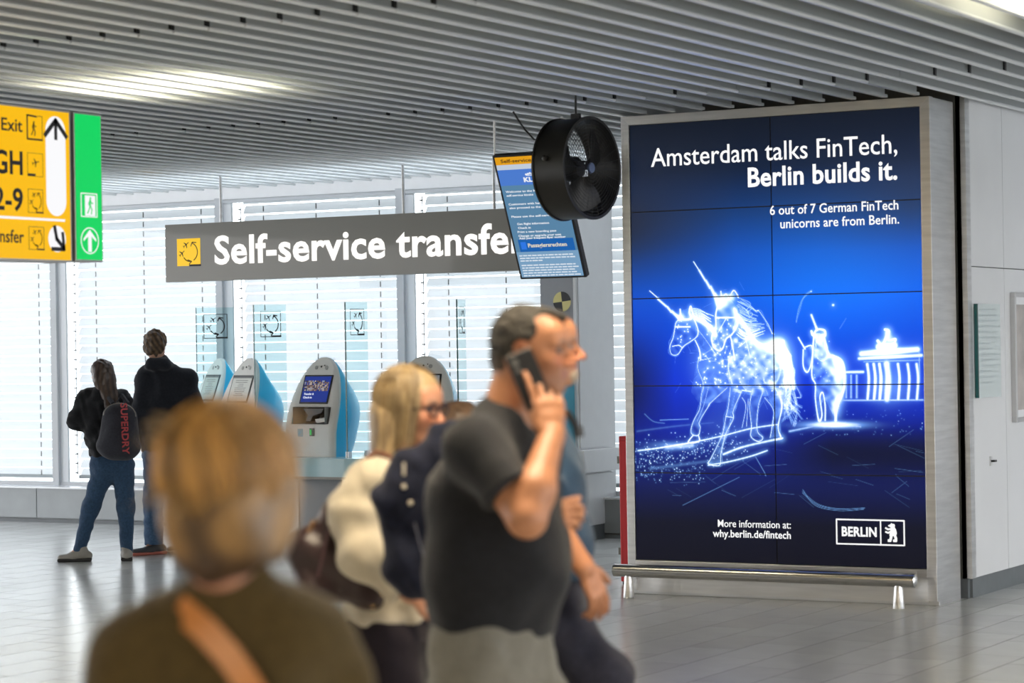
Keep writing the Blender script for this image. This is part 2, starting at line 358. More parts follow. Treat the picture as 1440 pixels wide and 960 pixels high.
# ------------------------------------------------------------------ right wall block
WX = -5.07
wr = MB().box(-6.9, WX-.02, 14.86, 20.0, 0, 3.6).build('wall_right', mat('wall_core', (.1, .1, .1), .7)); tag(wr, kind='structure')
ys = [14.88, 15.545, 16.21, 16.875, 17.54, 18.2, 18.87]
for a, b in zip(ys[:-1], ys[1:]):
    for z0, z1 in ((.128, 2.112), (2.118, 3.5)):
        o = MB().box(WX-.02, WX, a+.003, b-.003, z0, z1).build('wall_panel', WALLW, wr, bevel=.0015)
MB().box(WX-.03, WX-.012, 14.85, 20, 0, .125).build('skirting', BASEB, wr)
MB().box(WX-.022, WX+.003, 14.825, 14.88, 0.127, 3.6).box(WX-.06, WX+.003, 14.80, 14.825, .127, 3.6).build('corner_profile', STEEL, wr)
MB().box(-6.9, WX-.03, 14.80, 14.86, .127, 3.6).build('end_cladding', DKSTEEL, wr)
MB().box(-6.9, WX-.03, 14.81, 14.86, 0, .127).build('end_skirting', BASEB, wr)
# ------------------------------------------------------------------ video wall
VX0, VX1, VY, VZ0, VZ1 = -7.200, -5.182, 14.30, .229, 3.098
vw = empty('video_wall', (-6.19, 14.5, 0)); tag(vw, 'tall stainless-framed video wall with a glowing blue unicorn advert', 'screen')
inv = Matrix.Translation((-6.19, 14.5, 0)).inverted()
def VW(mb, name, m, bevel=0., **k):
    o = mb.build(name, m, vw, bevel=bevel, **k); o.matrix_parent_inverse = inv; return o
OX0, OX1, OZ1 = -7.258, -5.118, 3.158
VW(MB().box(OX0+.01, OX1-.002, VY+.03, 14.73, 0, OZ1-.003), 'housing', STEEL, .003)
def miter(pts, name, m): VW(MB().prism([(a, VY-.012, b) for a, b in pts], (0, .06, 0)), name, m, .0015)
miter([(OX0, OZ1), (OX1, OZ1), (VX1, VZ1), (VX0, VZ1)], 'frame_top', STEELH)
miter([(OX0, 0.03), (OX0, OZ1), (VX0, VZ1), (VX0, 0.03)], 'frame_left', STEEL)
miter([(VX1, 0.03), (VX1, VZ1), (OX1, OZ1), (OX1, 0.03)], 'frame_right', STEEL)
VW(MB().box(VX0, VX1, VY-.012, VY+.03, .178, VZ0-.002), 'frame_bottom', STEELH, .002)
VW(MB().box(VX0, VX1, VY+.012, VY+.05, .02, .178), 'kick_plate', STEELH)
VW(MB().box(VX1-.11, VX1-.07, VY-.018, VY-.01, .19, .215), 'lock_plate', STEEL)
for z in (1.68, .52):
    VW(MB().lathe([(.012, 0), (.012, -.004), (.004, -.004), (.004, 0)], (OX1-.028, VY-.012, z), (0, 1, 0), 14), 'key_lock', STEEL)
VW(MB().box(VX0, VX1, VY+.004, VY+.03, VZ0, VZ1), 'backing', BLACK)
# advert picture, rasterised from line drawings
RES = .0042; NW, NH = int(round((VX1-VX0)/RES)), int(round((VZ1-VZ0)/RES))
GX = (np.arange(NW)+.5)*RES; GZ = (np.arange(NH)+.5)*RES
gx, gz = np.meshgrid(GX, GZ)
def S(px, py): p = onY(px, py, VY); return (p.x-VX0, p.z-VZ0)
def sr(c): c = np.asarray(c, float); return np.where(c <= .04045, c/12.92, ((c+.055)/1.055)**2.4)
kz = [0, .25, .55, .85, 1.15, 1.45, 1.75, 2.0, 2.25, 2.55, 2.87]
kc = np.array([(.025, .03, .10), (.02, .035, .13), (.02, .09, .38), (.01, .13, .66), (.01, .20, .84), (.0, .26, .84), (.02, .34, .88), (.05, .31, .76), (.08, .24, .50), (.07, .13, .24), (.055, .09, .15)])
IMG = np.stack([np.interp(gz, kz, kc[:, i]) for i in range(3)], -1)
hz = np.exp(-((gx-1.45)/.75)**2); mid = np.exp(-((gz-1.75)/.45)**2)
IMG += (hz*mid)[..., None]*np.array([.02, .12, .12])
dk = np.clip(1-gx/.75, 0, 1)*np.exp(-((gz-2.2)/.32)**2); IMG = IMG*(1-.75*dk[..., None])+np.array([.17, .16, .19])*.75*dk[..., None]
dk = np.clip((gx-1.35)/.6, 0, 1)*np.exp(-((gz-2.35)/.25)**2); IMG = IMG*(1-.5*dk[..., None])+np.array([.16, .22, .33])*.5*dk[..., None]
dk = np.clip(1-gx/.3, 0, 1)*np.exp(-((gz-1.15)/.3)**2); IMG *= (1-.55*dk[..., None])
dk = np.clip((gx-.9)/.5, 0, 1)*np.exp(-((gz-.72)/.16)**2); IMG *= (1-.6*dk[..., None])
IMG = sr(np.clip(IMG, 0, 1))
GLOW = np.zeros_like(gx)
rng = np.random.default_rng(3)
def seg(a, b, wd=.004, k=1., halo=.25):
    h = wd*5+.03; x0, x1 = sorted((a[0], b[0])); z0, z1 = sorted((a[1], b[1]))
    i0, i1 = int(max(0, (x0-h)/RES)), int(min(NW, (x1+h)/RES)); j0, j1 = int(max(0, (z0-h)/RES)), int(min(NH, (z1+h)/RES))
    if i1 <= i0 or j1 <= j0: return
    X = gx[j0:j1, i0:i1]; Z = gz[j0:j1, i0:i1]; dx, dz = b[0]-a[0], b[1]-a[1]; L2 = dx*dx+dz*dz+1e-9
    t = np.clip(((X-a[0])*dx+(Z-a[1])*dz)/L2, 0, 1); d = np.hypot(X-a[0]-t*dx, Z-a[1]-t*dz)
    GLOW[j0:j1, i0:i1] = np.maximum(GLOW[j0:j1, i0:i1], k*np.exp(-(d/wd)**2))+k*halo*np.exp(-(d/(wd*3.2))**2)*.6
def smooth_pts(P, n=6):
    P = [P[0]]+list(P)+[P[-1]]; out = []
    for a, b, c, d in zip(P[:-3], P[1:-2], P[2:-1], P[3:]):
        for t in np.arange(n)/n: out.append(tuple(.5*((2*b[q])+(-a[q]+c[q])*t+(2*a[q]-5*b[q]+4*c[q]-d[q])*t*t+(-a[q]+3*b[q]-3*c[q]+d[q])*t**3) for q in (0, 1)))
    return out+[P[-1]]
def line(pts, wd=.004, k=.9, halo=.2, org=(0, 0), sc=1.):
    P = [S(org[0]+x/sc, org[1]+y/sc) for x, y in pts]
    if len(P) >= 4 and wd <= .0046:      # an outline of the light figures: a bright thread with loose fine threads beside it
        Q = smooth_pts(P)
        for a, b in zip(Q[:-1], Q[1:]): seg(a, b, wd*.75, k*.72, halo*.55)
        for m_ in range(2):
            J_ = smooth_pts([(x+rng.normal()*.007, z+rng.normal()*.007) for x, z in P])
            for a, b in zip(J_[:-1], J_[1:]): seg(a, b, .0017, .34, .15)
        return
    if len(P) >= 3: P = smooth_pts(P)
    for a, b in zip(P[:-1], P[1:]): seg(a, b, wd, k*.9, halo*.5)
def fill(pts, k, org, sc):
    P = [S(org[0]+x/sc, org[1]+y/sc) for x, y in pts]; ins = np.zeros(gx.shape, bool)
    for (x1, z1), (x2, z2) in zip(P, P[1:]+P[:1]):
        if z1 == z2: continue
        c_ = ((z1 > gz) != (z2 > gz)) & (gx < (x2-x1)*(gz-z1)/(z2-z1)+x1); ins ^= c_
    n_ = .6+.25*np.sin(gx*70+2*np.sin(gz*50))+.25*np.sin(gz*60+gx*25+2*np.sin(gx*40)); GLOW[:] = GLOW+ins*k*n_
def blob(px, py, rx, rz, k):
    c = S(px, py); GLOW[:] = GLOW+k*np.exp(-((gx-c[0])/rx)**2-((gz-c[1])/rz)**2)
A1 = dict(org=(890, 360), sc=6.857); A2 = dict(org=(890, 500), sc=5.647); A3 = dict(org=(1080, 400), sc=4.364)
for k_, w_ in (((160, 340), .003), ((230, 415), .006), ((300, 470), .008), ((360, 530), .010), ((440, 600), .012)): pass
line([(160, 340), (240, 410)], .004, 1, **A1); line([(240, 410), (320, 480)], .008, 1, **A1); line([(330, 485), (370, 535)], .009, 1, **A1); line([(375, 530), (450, 600)], .012, 1, **A1)
line([(585, 55), (640, 140)], .004, 1, **A1); line([(640, 140), (700, 240)], .008, 1, **A1); line([(705, 240), (745, 310)], .010, 1, **A1); line([(750, 300), (790, 380)], .012, 1, **A1); line([(790, 370), (835, 470)], .015, 1, **A1)
line([(450, 600), (415, 640), (405, 690), (385, 790), (355, 870), (370, 945), (430, 950), (470, 895), (500, 860), (560, 820), (620, 770), (625, 700), (590, 600)], .004, **A1)
line([(455, 510), (470, 600), (560, 600), (545, 540), (558, 480), (580, 560), (600, 600)], .006, 1, **A1); line([(410, 680), (550, 680)], .005, **A1)
line([(380, 870), (440, 860), (470, 880)], .003, **A1)
for i in range(10): line([(580+i*3, 500+i*12), (640+i*6, 510+i*14), (720+rng.uniform(-20, 70), 560+i*14)], .003, .7, **A1)
line([(600, 590), (700, 650), (770, 710), (800, 760)], .016, .8, **A1); line([(600, 810), (640, 900), (655, 1000)], .004, **A1)
line([(620, 700), (700, 800), (800, 950)], .002, .5, **A1)
line([(830, 440), (800, 560), (800, 680), (760, 780), (780, 870), (830, 912), (870, 885), (900, 800), (960, 750), (1010, 660), (1010, 590), (980, 500)], .005, **A1)
blob(1016, 424, .045, .04, .9); blob(1030, 418, .03, .03, .6); blob(958, 446, .03, .03, .5); blob(1035, 440, .03, .06, .4)
line([(850, 345), (860, 400), (900, 370), (930, 400), (975, 335), (1020, 395)], .005, 1, **A1); line([(800, 590), (1000, 590)], .005, **A1)
line([(900, 600), (820, 740)], .003, .6, **A1)
for i in range(26): 
    a = (1000+rng.uniform(-10, 60), 400+i*14); line([a, (a[0]+90+rng.uniform(-20, 20), a[1]+50), (1100+i*6+rng.uniform(-30, 90), 520+i*9)], .0026, .6, .12, **A1)
line([(1010, 430), (1190, 520), (1220, 525), (1300, 640), (1320, 680), (1350, 750)], .003, .9, **A1)
line([(1010, 560), (1080, 660), (1150, 780), (1210, 850), (1290, 865), (1370, 840), (1440, 825)], .014, .9, **A1)
line([(940, 760), (960, 850), (985, 1000)], .004, **A1); line([(1020, 620), (1090, 800), (1130, 960)], .002, .5, **A1); line([(1150, 780), (1020, 880)], .002, .5, **A1)
line([(1080, 486), (1094, 480), (1103, 490), (1112, 515), (1116, 545)], .014, .9)
# bodies: faint fill, mesh and nodes
fill([(450, 600), (405, 690), (355, 870), (370, 945), (430, 950), (500, 860), (620, 770), (600, 590), (560, 490), (470, 520)], .16, **A1)
fill([(600, 590), (700, 650), (800, 740), (860, 920), (940, 1400), (640, 1420), (560, 1300), (600, 1100), (655, 1000), (610, 800)], .13, **A1)
fill([(830, 440), (800, 560), (800, 680), (760, 780), (780, 870), (830, 912), (900, 800), (1010, 660), (1010, 480), (930, 400)], .20, **A1)
fill([(1010, 560), (1080, 660), (1150, 780), (1290, 865), (1440, 830), (1530, 960), (1530, 1200), (1460, 1330), (1200, 1350), (960, 1300), (900, 1150), (950, 900), (950, 750)], .26, **A1)
fill([(545, 240), (530, 420), (480, 520), (460, 620), (520, 630), (530, 520), (620, 370), (740, 250)], .2, **A2); fill([(775, 250), (740, 480), (680, 700), (600, 862), (690, 872), (740, 620), (800, 500), (870, 270)], .24, **A2)
fill([(950, 250), (935, 640), (1035, 650), (995, 590), (1000, 400), (1045, 250)], .2, **A2); fill([(1050, 250), (1120, 430), (1095, 650), (1170, 640), (1180, 250)], .25, **A2)
fill([(275, 300), (268, 560), (290, 620), (310, 830), (340, 680), (415, 830), (470, 600), (455, 480), (370, 430), (340, 300)], .35, **A3); fill([(215, 400), (215, 500), (240, 540), (268, 480), (270, 380)], .3, **A3)
for c_, n__ in (((1020, 455), 50), ((1040, 500), 60), ((1070, 520), 50), ((985, 500), 30)):
    for _ in range(n__):
        a_ = (c_[0]+rng.normal()*16, c_[1]+rng.normal()*22); an = rng.uniform(0, 6.28); seg(S(*a_), S(a_[0]+14*math.cos(an), a_[1]+14*math.sin(an)), .0014, .22, .05)
for (cx, cy, rx, ry, n_) in ((1000, 520, 22, 24, 26), (1030, 510, 20, 34, 34), (1065, 515, 28, 34, 34), (1000, 480, 14, 20, 14), (1095, 520, 16, 30, 16), (1022, 462, 12, 20, 14), (960, 468, 12, 14, 12)):
    P = [(cx+rx*rng.uniform(-1, 1), cy+ry*rng.uniform(-1, 1)) for _ in range(n_)]
    for p in P:
        c = S(*p); seg(c, c, .0045, .9, .3)
    for i in range(n_//2):
        a = P[i]; b = min(P[i+1:], key=lambda q: (q[0]-a[0])**2+(q[1]-a[1])**2); seg(S(*a), S(*b), .0016, .45, .1)
blob(1028, 520, .17, .19, .26); blob(1075, 515, .16, .18, .34); blob(990, 510, .10, .16, .20); blob(1100, 500, .08, .10, .40); blob(1016, 440, .10, .10, .25); blob(1050, 470, .12, .10, .2); blob(970, 450, .08, .08, .2); blob(1030, 600, .25, .12, .10)
line([(530, 0), (515, 100), (560, 225), (545, 300), (530, 420), (480, 520), (460, 600), (480, 630), (520, 630), (535, 570), (530, 520), (600, 400), (620, 370), (750, 250)], .004, **A2)
line([(600, 250), (560, 400), (510, 520)], .003, .6, **A2); line([(480, 630), (440, 690), (525, 680), (520, 630)], .005, **A2)
line([(790, 225), (760, 100), (770, 0)], .005, **A2); line([(530, 40), (620, 20)], .003, **A2); line([(560, 225), (790, 228), (960, 240)], .003, .6, **A2)
line([(775, 250), (760, 400), (740, 480), (720, 600), (680, 700), (620, 820), (600, 862), (690, 872), (700, 780), (740, 620), (800, 500), (800, 430), (870, 270)], .0045, **A2)
line([(820, 250), (790, 420), (760, 600), (680, 780)], .003, .6, **A2); line([(740, 480), (800, 490)], .004, **A2)
line([(870, 330), (900, 400), (870, 570)], .003, .7, **A2); line([(870, 270), (940, 280)], .007, .9, **A2); line([(920, 340), (905, 560)], .003, .7, **A2)
line([(950, 280), (930, 400), (945, 560), (940, 640), (1000, 682), (1035, 650), (990, 590), (1000, 400), (1045, 260)], .0045, **A2)
line([(1040, 180), (1060, 222), (1140, 205), (1175, 100), (1165, 40)], .004, **A2); line([(960, 130), (1060, 222)], .003, .6, **A2)
line([(1050, 330), (1120, 430), (1110, 560), (1095, 650)], .004, **A2); line([(1120, 240), (1180, 380), (1150, 560), (1170, 640)], .006, .8, **A2); blob(1098, 560, .03, .09, .35)
for i in range(34):
    t = i/33; line([(60+rng.uniform(-20, 25), 360+40*t), (110+rng.uniform(-20, 30), 500+90*t), (90+t*60+rng.uniform(-20, 40), 680+60*t), (60+rng.uniform(20, 170)*(1-.2*t), 740+rng.uniform(0, 130))], .0026, .55, .1, **A3)
line([(130, 520), (160, 520), (160, 555), (140, 560), (200, 680), (175, 690)], .003, .8, **A3)
line([(265, 185), (300, 275)], .008, 1, **A3); line([(185, 325), (225, 395)], .006, 1, **A3)
line([(265, 285), (275, 310), (300, 275), (345, 280), (350, 310), (335, 320)], .007, 1, **A3)
line([(280, 300), (275, 400), (268, 560), (290, 615), (290, 700), (310, 830), (330, 800), (318, 690), (335, 660), (350, 740), (350, 830)], .006, .9, **A3)
line([(215, 400), (215, 500), (240, 540), (265, 480), (270, 380), (225, 385)], .006, .9, **A3)
line([(340, 310), (370, 430), (400, 440), (455, 480), (470, 600), (450, 680), (420, 740), (415, 830)], .009, .9, **A3)
line([(300, 320), (290, 420), (330, 470), (380, 440)], .003, .7, **A3); blob(1178, 518, .055, .075, .8); blob(1178, 552, .05, .09, .5); blob(1158, 500, .05, .1, .35); blob(1152, 478, .03, .05, .5); blob(1175, 575, .04, .06, .4)
blob(1172, 597, .20, .022, 1.0); line([(130, 900), (380, 855), (570, 872)], .008, .6, .2, **A3)
for i in range(40): 
    c = S(1080+rng.uniform(280, 380)/4.364, 400+rng.uniform(330, 600)/4.364); seg(c, c, .004, .7, .2)
line([(265, 45), (215, 80), (185, 150), (172, 230)], .003, .5, **A3); line([(265, 45), (262, 46)], .005, .9, **A3); line([(400, 123), (399, 123)], .008, 1, .5, **A3); line([(480, 205), (440, 270)], .002, .3, **A3)
# gate
for x in (610, 650, 685, 730, 800, 860, 915): line([(x, 490), (x+10, 580), (x+2, 700)], .0095 if x not in (730,) else .02, .95, .12, **A3)
for x in (480, 510, 545): line([(x, 560), (x, 690)], .008, .6, .2, **A3)
line([(455, 540), (585, 538)], .010, .9, **A3); line([(575, 425), (920, 398)], .020, 1, .3, **A3); line([(560, 455), (945, 435)], .012, .9, .3, **A3); line([(590, 475), (935, 465)], .006, .5, .3, **A3)
line([(680, 385), (780, 378)], .020, 1, .3, **A3); line([(675, 345), (700, 370), (730, 320), (735, 280)], .010, 1, **A3); line([(720, 275), (745, 285), (740, 340), (785, 335), (770, 370)], .009, 1, **A3)
line([(930, 400), (935, 600)], .004, .6, **A3); line([(440, 708), (955, 705)], .006, .6, .4, **A3); blob(1250, 545, .16, .10, .22); blob(1250, 497, .12, .05, .25)
# ground light
line([(40, 755), (200, 735), (440, 695), (700, 640), (930, 580), (1150, 545)], .006, .8, .35, **A2); line([(720, 785), (880, 725), (1140, 665), (1186, 655)], .008, .8, .35, **A2); line([(600, 872), (760, 845), (940, 800), (1070, 755)], .006, .8, .35, **A2)
line([(30, 600), (330, 560), (640, 530)], .006, .18, .3, **A2); line([(140, 900), (600, 840)], .01, .2, .3, **A2); line([(215, 510), (440, 502)], .003, .5, **A2); line([(90, 460), (160, 520), (250, 535)], .003, .3, **A2)
line([(975, 800), (1060, 950)], .002, .5, **A2); line([(260, 735), (470, 715)], .02, .5, .2, **A2); blob(945, 625, .16, .02, .3)
for i in range(330):
    t = rng.uniform(0, 1); px = 893+t*150+rng.normal()*6; py = 640-14*t+rng.normal()*11; c = S(px, py); seg(c, c, rng.uniform(.0022, .0045), rng.uniform(.3, 1), .1)
for i in range(140): c = S(rng.uniform(893, 990), rng.uniform(650, 672)+rng.normal()*5); seg(c, c, .003, rng.uniform(.2, .8), .1)
for i in range(90): c = S(rng.uniform(1100, 1299), rng.uniform(575, 612)); seg(c, c, .0028, rng.uniform(.1, .7), .1)
for i in range(36):
    a = (rng.uniform(930, 1290), rng.uniform(622, 700)); an = rng.choice([.75, -.6, .5, .1])+rng.normal()*.12; l = rng.uniform(10, 50); k = rng.uniform(.04, .18)
    seg(S(*a), S(a[0]+l, a[1]+l*an), .0018, k, .05)
line([(1128, 690), (1150, 708), (1180, 715), (1215, 714)], .002, .4); line([(960, 710), (1040, 670)], .002, .3)
G = np.clip(GLOW*1.5, 0, 2.6)[..., None]
IMG = IMG*(1-np.clip(G*.35, 0, .6))+np.clip(G, 0, 1.4)**1.15*np.array([.22, .50, 1.0])+np.clip(G-.62, 0, 1)**1.2*np.array([1.1, .85, .15])
IMG = np.clip(IMG, 0, 1.15)
tint = rng.uniform(.92, 1.08, (5, 2)); 
SCR = emitmat('video_panel_light', (0, 0, 1), 1., attr='colour')
gap = .0035; cw = NW//2; ch = NH/5
for rr in range(5):
    for cc in range(2):
        i0, i1 = cc*NW//2, (cc+1)*NW//2; j0, j1 = int(round(rr*ch)), int(round((rr+1)*ch))
        xs = VX0+np.linspace(i0*RES+gap, i1*RES-gap, i1-i0+1); zs = VZ0+np.linspace(j0*RES+gap, j1*RES-gap, j1-j0+1)
        X, Z = np.meshgrid(xs, zs); nx, nz = i1-i0+1, j1-j0+1
        V = np.stack([X, np.full_like(X, VY-.001), Z], -1).reshape(-1, 3)
        a = (np.arange(nz-1)[:, None]*nx+np.arange(nx-1)[None, :]).ravel(); Fq = np.stack([a, a+1, a+nx+1, a+nx], 1)
        nV = len(V); bx = np.array([(xs[0], VY-.001, zs[0]), (xs[-1], VY-.001, zs[0]), (xs[-1], VY-.001, zs[-1]), (xs[0], VY-.001, zs[-1])]); bk = bx+[0, .004, 0]
        me = bpy.data.meshes.new('display_panel')
        allV = np.concatenate([V, bx, bk]); side = [(nV+q, nV+(q+1) % 4, nV+4+(q+1) % 4, nV+4+q) for q in range(4)]
        me.from_pydata(allV.tolist(), [], Fq.tolist()+side)
        ca = me.color_attributes.new('colour', 'FLOAT_COLOR', 'CORNER'); cols = np.zeros((len(me.loops), 4), np.float32); cols[:, 3] = 1
        blk = IMG[j0:j1, i0:i1].reshape(-1, 3)*tint[rr, cc]; n4 = len(Fq)*4; cols[:n4, :3] = np.repeat(blk, 4, 0); ca.data.foreach_set('color', cols.ravel())
        o = link('display_panel', me, SCR, vw); o.matrix_parent_inverse = inv
WTXT = emitmat('white_screen_text', (1, 1, 1), 1.05)
def vtext(t, L_, Rr, cap, bold=0.):
    a = onY(*L_, VY-.003); b = onY(*Rr, VY-.003); a.z = b.z = (a.z+b.z)/2
    o = lettering(t, a, (1, 0, 0), (0, 0, 1), b.x-a.x, cap, WTXT, vw, bold); o.matrix_parent_inverse = inv
vtext('Amsterdam talks FinTech,', (915.7, 232.8), (1262, 217), .119, .004); vtext('Berlin builds it.', (1052, 262.5), (1262, 251.5), .118, .024)
vtext('6 out of 7 German FinTech', (1083, 301.5), (1263.5, 294.8), .058, .01); vtext('unicorns are from Berlin.', (1097.6, 320.6), (1264.6, 314.5), .058, .01)
vtext('More information at:', (1009.8, 740), (1112.3, 743.2), .046, .003); vtext('why.berlin.de/fintech', (1002.7, 754.3), (1112.3, 757.3), .046, .013)
vtext('BERLIN', (1184, 752.5), (1233, 754.8), .056, .03)
mb = MB(); a = onY(1177.2, 764, VY); b = onY(1271.6, 732, VY); W_, H_ = b.x-a.x, b.z-a.z
stroke(mb, [(0, 0), (W_, 0), (W_, H_), (0, H_), (0, 0)], .009, a, (1, 0, 0), (0, 0, 1), .004); stroke(mb, [(W_*.655, 0), (W_*.655, H_)], .008, a, (1, 0, 0), (0, 0, 1), .004)
bo = Vector((a.x+W_*.70, a.y, a.z+H_*.16)); bs = H_*.72; BX, BZ = (1, 0, 0), (0, 0, 1)
def bl(pts, wd): stroke(mb, [(p*bs, q*bs) for p, q in pts], wd*bs, bo, BX, BZ, .004)
poly(mb, [(p*bs, q*bs) for p, q in ((.34, .30), (.72, .28), (.78, .45), (.74, .66), (.66, .78), (.50, .80), (.42, .68), (.36, .50))], bo, BX, BZ, .004)
poly(mb, [(p*bs, q*bs) for p, q in ((.26, .84), (.28, .90), (.40, .95), (.46, 1.03), (.53, .98), (.63, .98), (.68, .88), (.64, .76), (.46, .74), (.34, .82))], bo, BX, BZ, .004)
bl([(.44, .70), (.26, .66), (.12, .74)], .10); bl([(.42, .54), (.26, .47), (.12, .52)], .10); bl([(.46, .34), (.42, .16), (.38, .03), (.28, .03)], .15); bl([(.66, .34), (.72, .16), (.72, .03), (.60, .03)], .15)
o = VW(mb, 'logo_box', WTXT)
# bumper rail
rl = empty('guard_rail', (-6.2, 14.1, 0)); tag(rl, 'low stainless steel guard rail on short conical feet before the video wall', 'rail')
ir = Matrix.Translation((-6.2, 14.1, 0)).inverted()
def RL(mb, n, m, **k): o = mb.build(n, m, rl, **k); o.matrix_parent_inverse = ir
RL(MB().tube([(-7.26, 14.1, .175), (-5.19, 14.1, .175)], .042, 24), 'rail_tube', mat('rail_steel', (.56, .54, .50), .22, 1., bump=.03, bscale=30, stretch=(.3, 8, 8)), smooth=True)
for x, s in ((-7.26, -1), (-5.19, 1)): RL(MB().lathe([(.001, .012*1), (.02, .010), (.036, .004), (.042, 0), (.042, -.004), (.001, -.004)], (x, 14.1, .175), (s, 0, 0), 24), 'end_cap', mat('polished_steel', (.75, .75, .75), .12, 1.), smooth=True)
for x in (-7.16, -5.30): RL(MB().tube([(x, 14.1, .15), (x, 14.1, .003), (x, 14.1, 0)], [.026, .036, .038], 20), 'rail_foot', STEEL, smooth=True)
# red cabinet behind video wall
rc = empty('red_cabinet', (-7.42, 14.95, 0)); tag(rc, 'narrow bright red cabinet half hidden behind the left edge of the video wall', 'cabinet')
RED = mat('red_paint', (.50, .012, .02), .4, noise=.04)
MB().box(-.18, .12, -.1, .12, .02, 1.02).build('cabinet_body', RED, rc, bevel=.006); MB().box(-.17, .11, -.115, -.1, .05, .99).build('cabinet_door', RED, rc, bevel=.004)
for z_ in (.2, .83): MB().box(-.215, -.18, -.06, -.02, z_, z_+.05).build('hinge', DKSTEEL, rc)
MB().box(-.17, .11, -.09, .11, 0, .02).build('cabinet_foot', BLACK, rc)
# ------------------------------------------------------------------ things on the right wall
a = onX(1369.5, 427, WX); b = onX(1403, 557, WX)
t = empty('notice_frame', (WX, (a.y+b.y)/2, b.z)); tag(t, 'narrow green-edged glass notice holder on the white panelled wall', 'notice')
h_ = a.z-b.z; wd = b.y-a.y
MB().box(.005, .025, -wd/2, wd/2, 0, h_).build('glass_plate', mat('milky_glass', (.60, .68, .68), .12, spec=.8), t); MB().box(.004, .027, -wd/2-.012, -wd/2, 0, h_).build('glass_edge', GEDGE, t)
mb = MB(); random.seed(5)
for k in range(14): 
    z = h_*(.93-k*.06); l = wd*random.uniform(.45, .85); mb.box(.0255, .0258, -wd*.42, -wd*.42+l, z, z+.012)
mb.build('printed_notice', mat('pale_print', (.45, .52, .53), .3), t)
a = onX(1420, 411, WX); b = onX(1420, 594, WX)
t = empty('framed_poster', (WX, a.y+.5, b.z)); tag(t, 'large silver-framed poster at the right edge of the white wall', 'poster'); h_ = a.z-b.z
MB().box(0, .035, -.5, .5, 0, .03).box(0, .035, -.5, .5, h_-.03, h_).box(0, .035, -.5, -.47, .03, h_-.03).box(0, .035, .47, .5, .03, h_-.03).build('poster_frame', mat('silver_frame', (.6, .6, .6), .3, .8), t, bevel=.003)
MB().box(0, .012, -.47, .47, .03, h_-.03).build('poster_board', WHITE, t); MB().box(.012, .014, -.41, .41, .08, h_-.08).build('poster_sheet', mat('poster_print', (.42, .38, .35), .3, noise=.5, nscale=3, coat=.3), t)
a = onX(1393, 648, WX)
t = empty('door_latch', (WX, a.y, a.z)); tag(t, 'small steel turn handle on the white wall panel below the glass notice', 'handle')
MB().box(0, .006, -.022, .022, -.03, .03).build('latch_plate', mat('pale_steel', (.7, .7, .7), .3, .7), t); MB().box(.006, .03, -.006, .04, -.006, .006).build('latch_lever', DARK, t)
# ------------------------------------------------------------------ pillar by the windows
pl = empty('pillar', (-9.66, 18.2, 0)); tag(pl, kind='structure')
PG = mat('pillar_grey', (.30, .30, .31), .4, noise=.04)
PX0, PX1, PY = -9.87, -9.54, 17.9
def PL(mb, n, m, **k): o = mb.build(n, m, pl, **k); o.matrix_parent_inverse = Matrix.Translation((-9.66, 18.2, 0)).inverted(); return o
PL(MB().box(PX0, PX1, PY, 18.58, .0, 3.15), 'pillar_core', WHITE)
PL(MB().box(PX0+.0, PX1-.02, PY-.02, PY, 1.45, 3.15), 'grey_panel', PG)
PL(MB().box(PX0+.0, PX1-.02, PY-.02, PY, .1, 1.45), 'teal_panel', mat('teal_panel', (.12, .42, .55), .35, noise=.1, nscale=2))
PL(MB().box(PX1-.012, PX1+.012, PY-.03, PY+.01, 0, 3.15), 'corner_strip', mat('pale_strip', (.6, .6, .6), .4, .3))
PL(MB().box(PX1-.0, PX1+.02, PY+.01, 18.50, .13, .56), 'lower_panel', WHITE); PL(MB().box(PX1, PX1+.02, PY+.01, 18.50, .79, 3.1), 'side_panel', WHITE)
PL(MB().box(PX1-.02, PX1+.075, PY-.04, 18.52, .58, .77), 'ledge_box', WHITE, bevel=.004); PL(MB().box(PX1, PX1+.014, PY+.02, 18.56, 0, .125), 'pillar_skirting', BASEB)
a = onY(790.5, 424, PY-.02)
t = empty('round_sticker', (a.x, PY-.02, a.z)); tag(t, 'round yellow and black quartered sticker on the grey pillar', 'sticker')
YEL = mat('pale_yellow', (.72, .62, .25), .5); mb = MB()
for q in range(4):
    poly(mb, [(0, 0)]+arc(0, 0, .084, .084, q*90+6, q*90+96, 8), (0, 0, 0), (1, 0, 0), (0, 0, 1), .002, .002, mi=q % 2)
mb.build('sticker_disc', [BLACK, YEL], t)
# ------------------------------------------------------------------ hanging direction sign (yellow) and exit sign (green)
SX = -7.84
OUT = Vector((1, 0, 0)); EYv = Vector((0, 1, 0)); EZv = Vector((0, 0, 1))
def HX(px, py, X=SX+.001): return onX(px, py, X)
yt = HX(97, 158.7); ybm = HX(97, 365.8); y0 = 6.6
sg = empty('direction_sign', (SX-.08, 8, ybm.z)); tag(sg, 'yellow illuminated direction sign with black letters hanging at the left edge', 'sign')
isg = Matrix.Translation((SX-.08, 8, ybm.z)).inverted()
def SG(mb, n, m, root=None, im=None, **k): o = mb.build(n, m, root or sg, **k); o.matrix_parent_inverse = im or isg; return o
YELS = emitmat('yellow_sign_face', (.98, .52, .0), .98); WHS = emitmat('white_sign_face', (.95, .95, .97), 1.0)
SG(MB().box(SX-.16, SX-.004, y0, yt.y+.015, ybm.z-.012, yt.z+.012), 'sign_case', mat('sign_case_grey', (.45, .45, .45), .35, .6), bevel=.003)
SG(MB().box(SX-.004, SX, y0+.01, yt.y, ybm.z, yt.z), 'yellow_face', YELS)
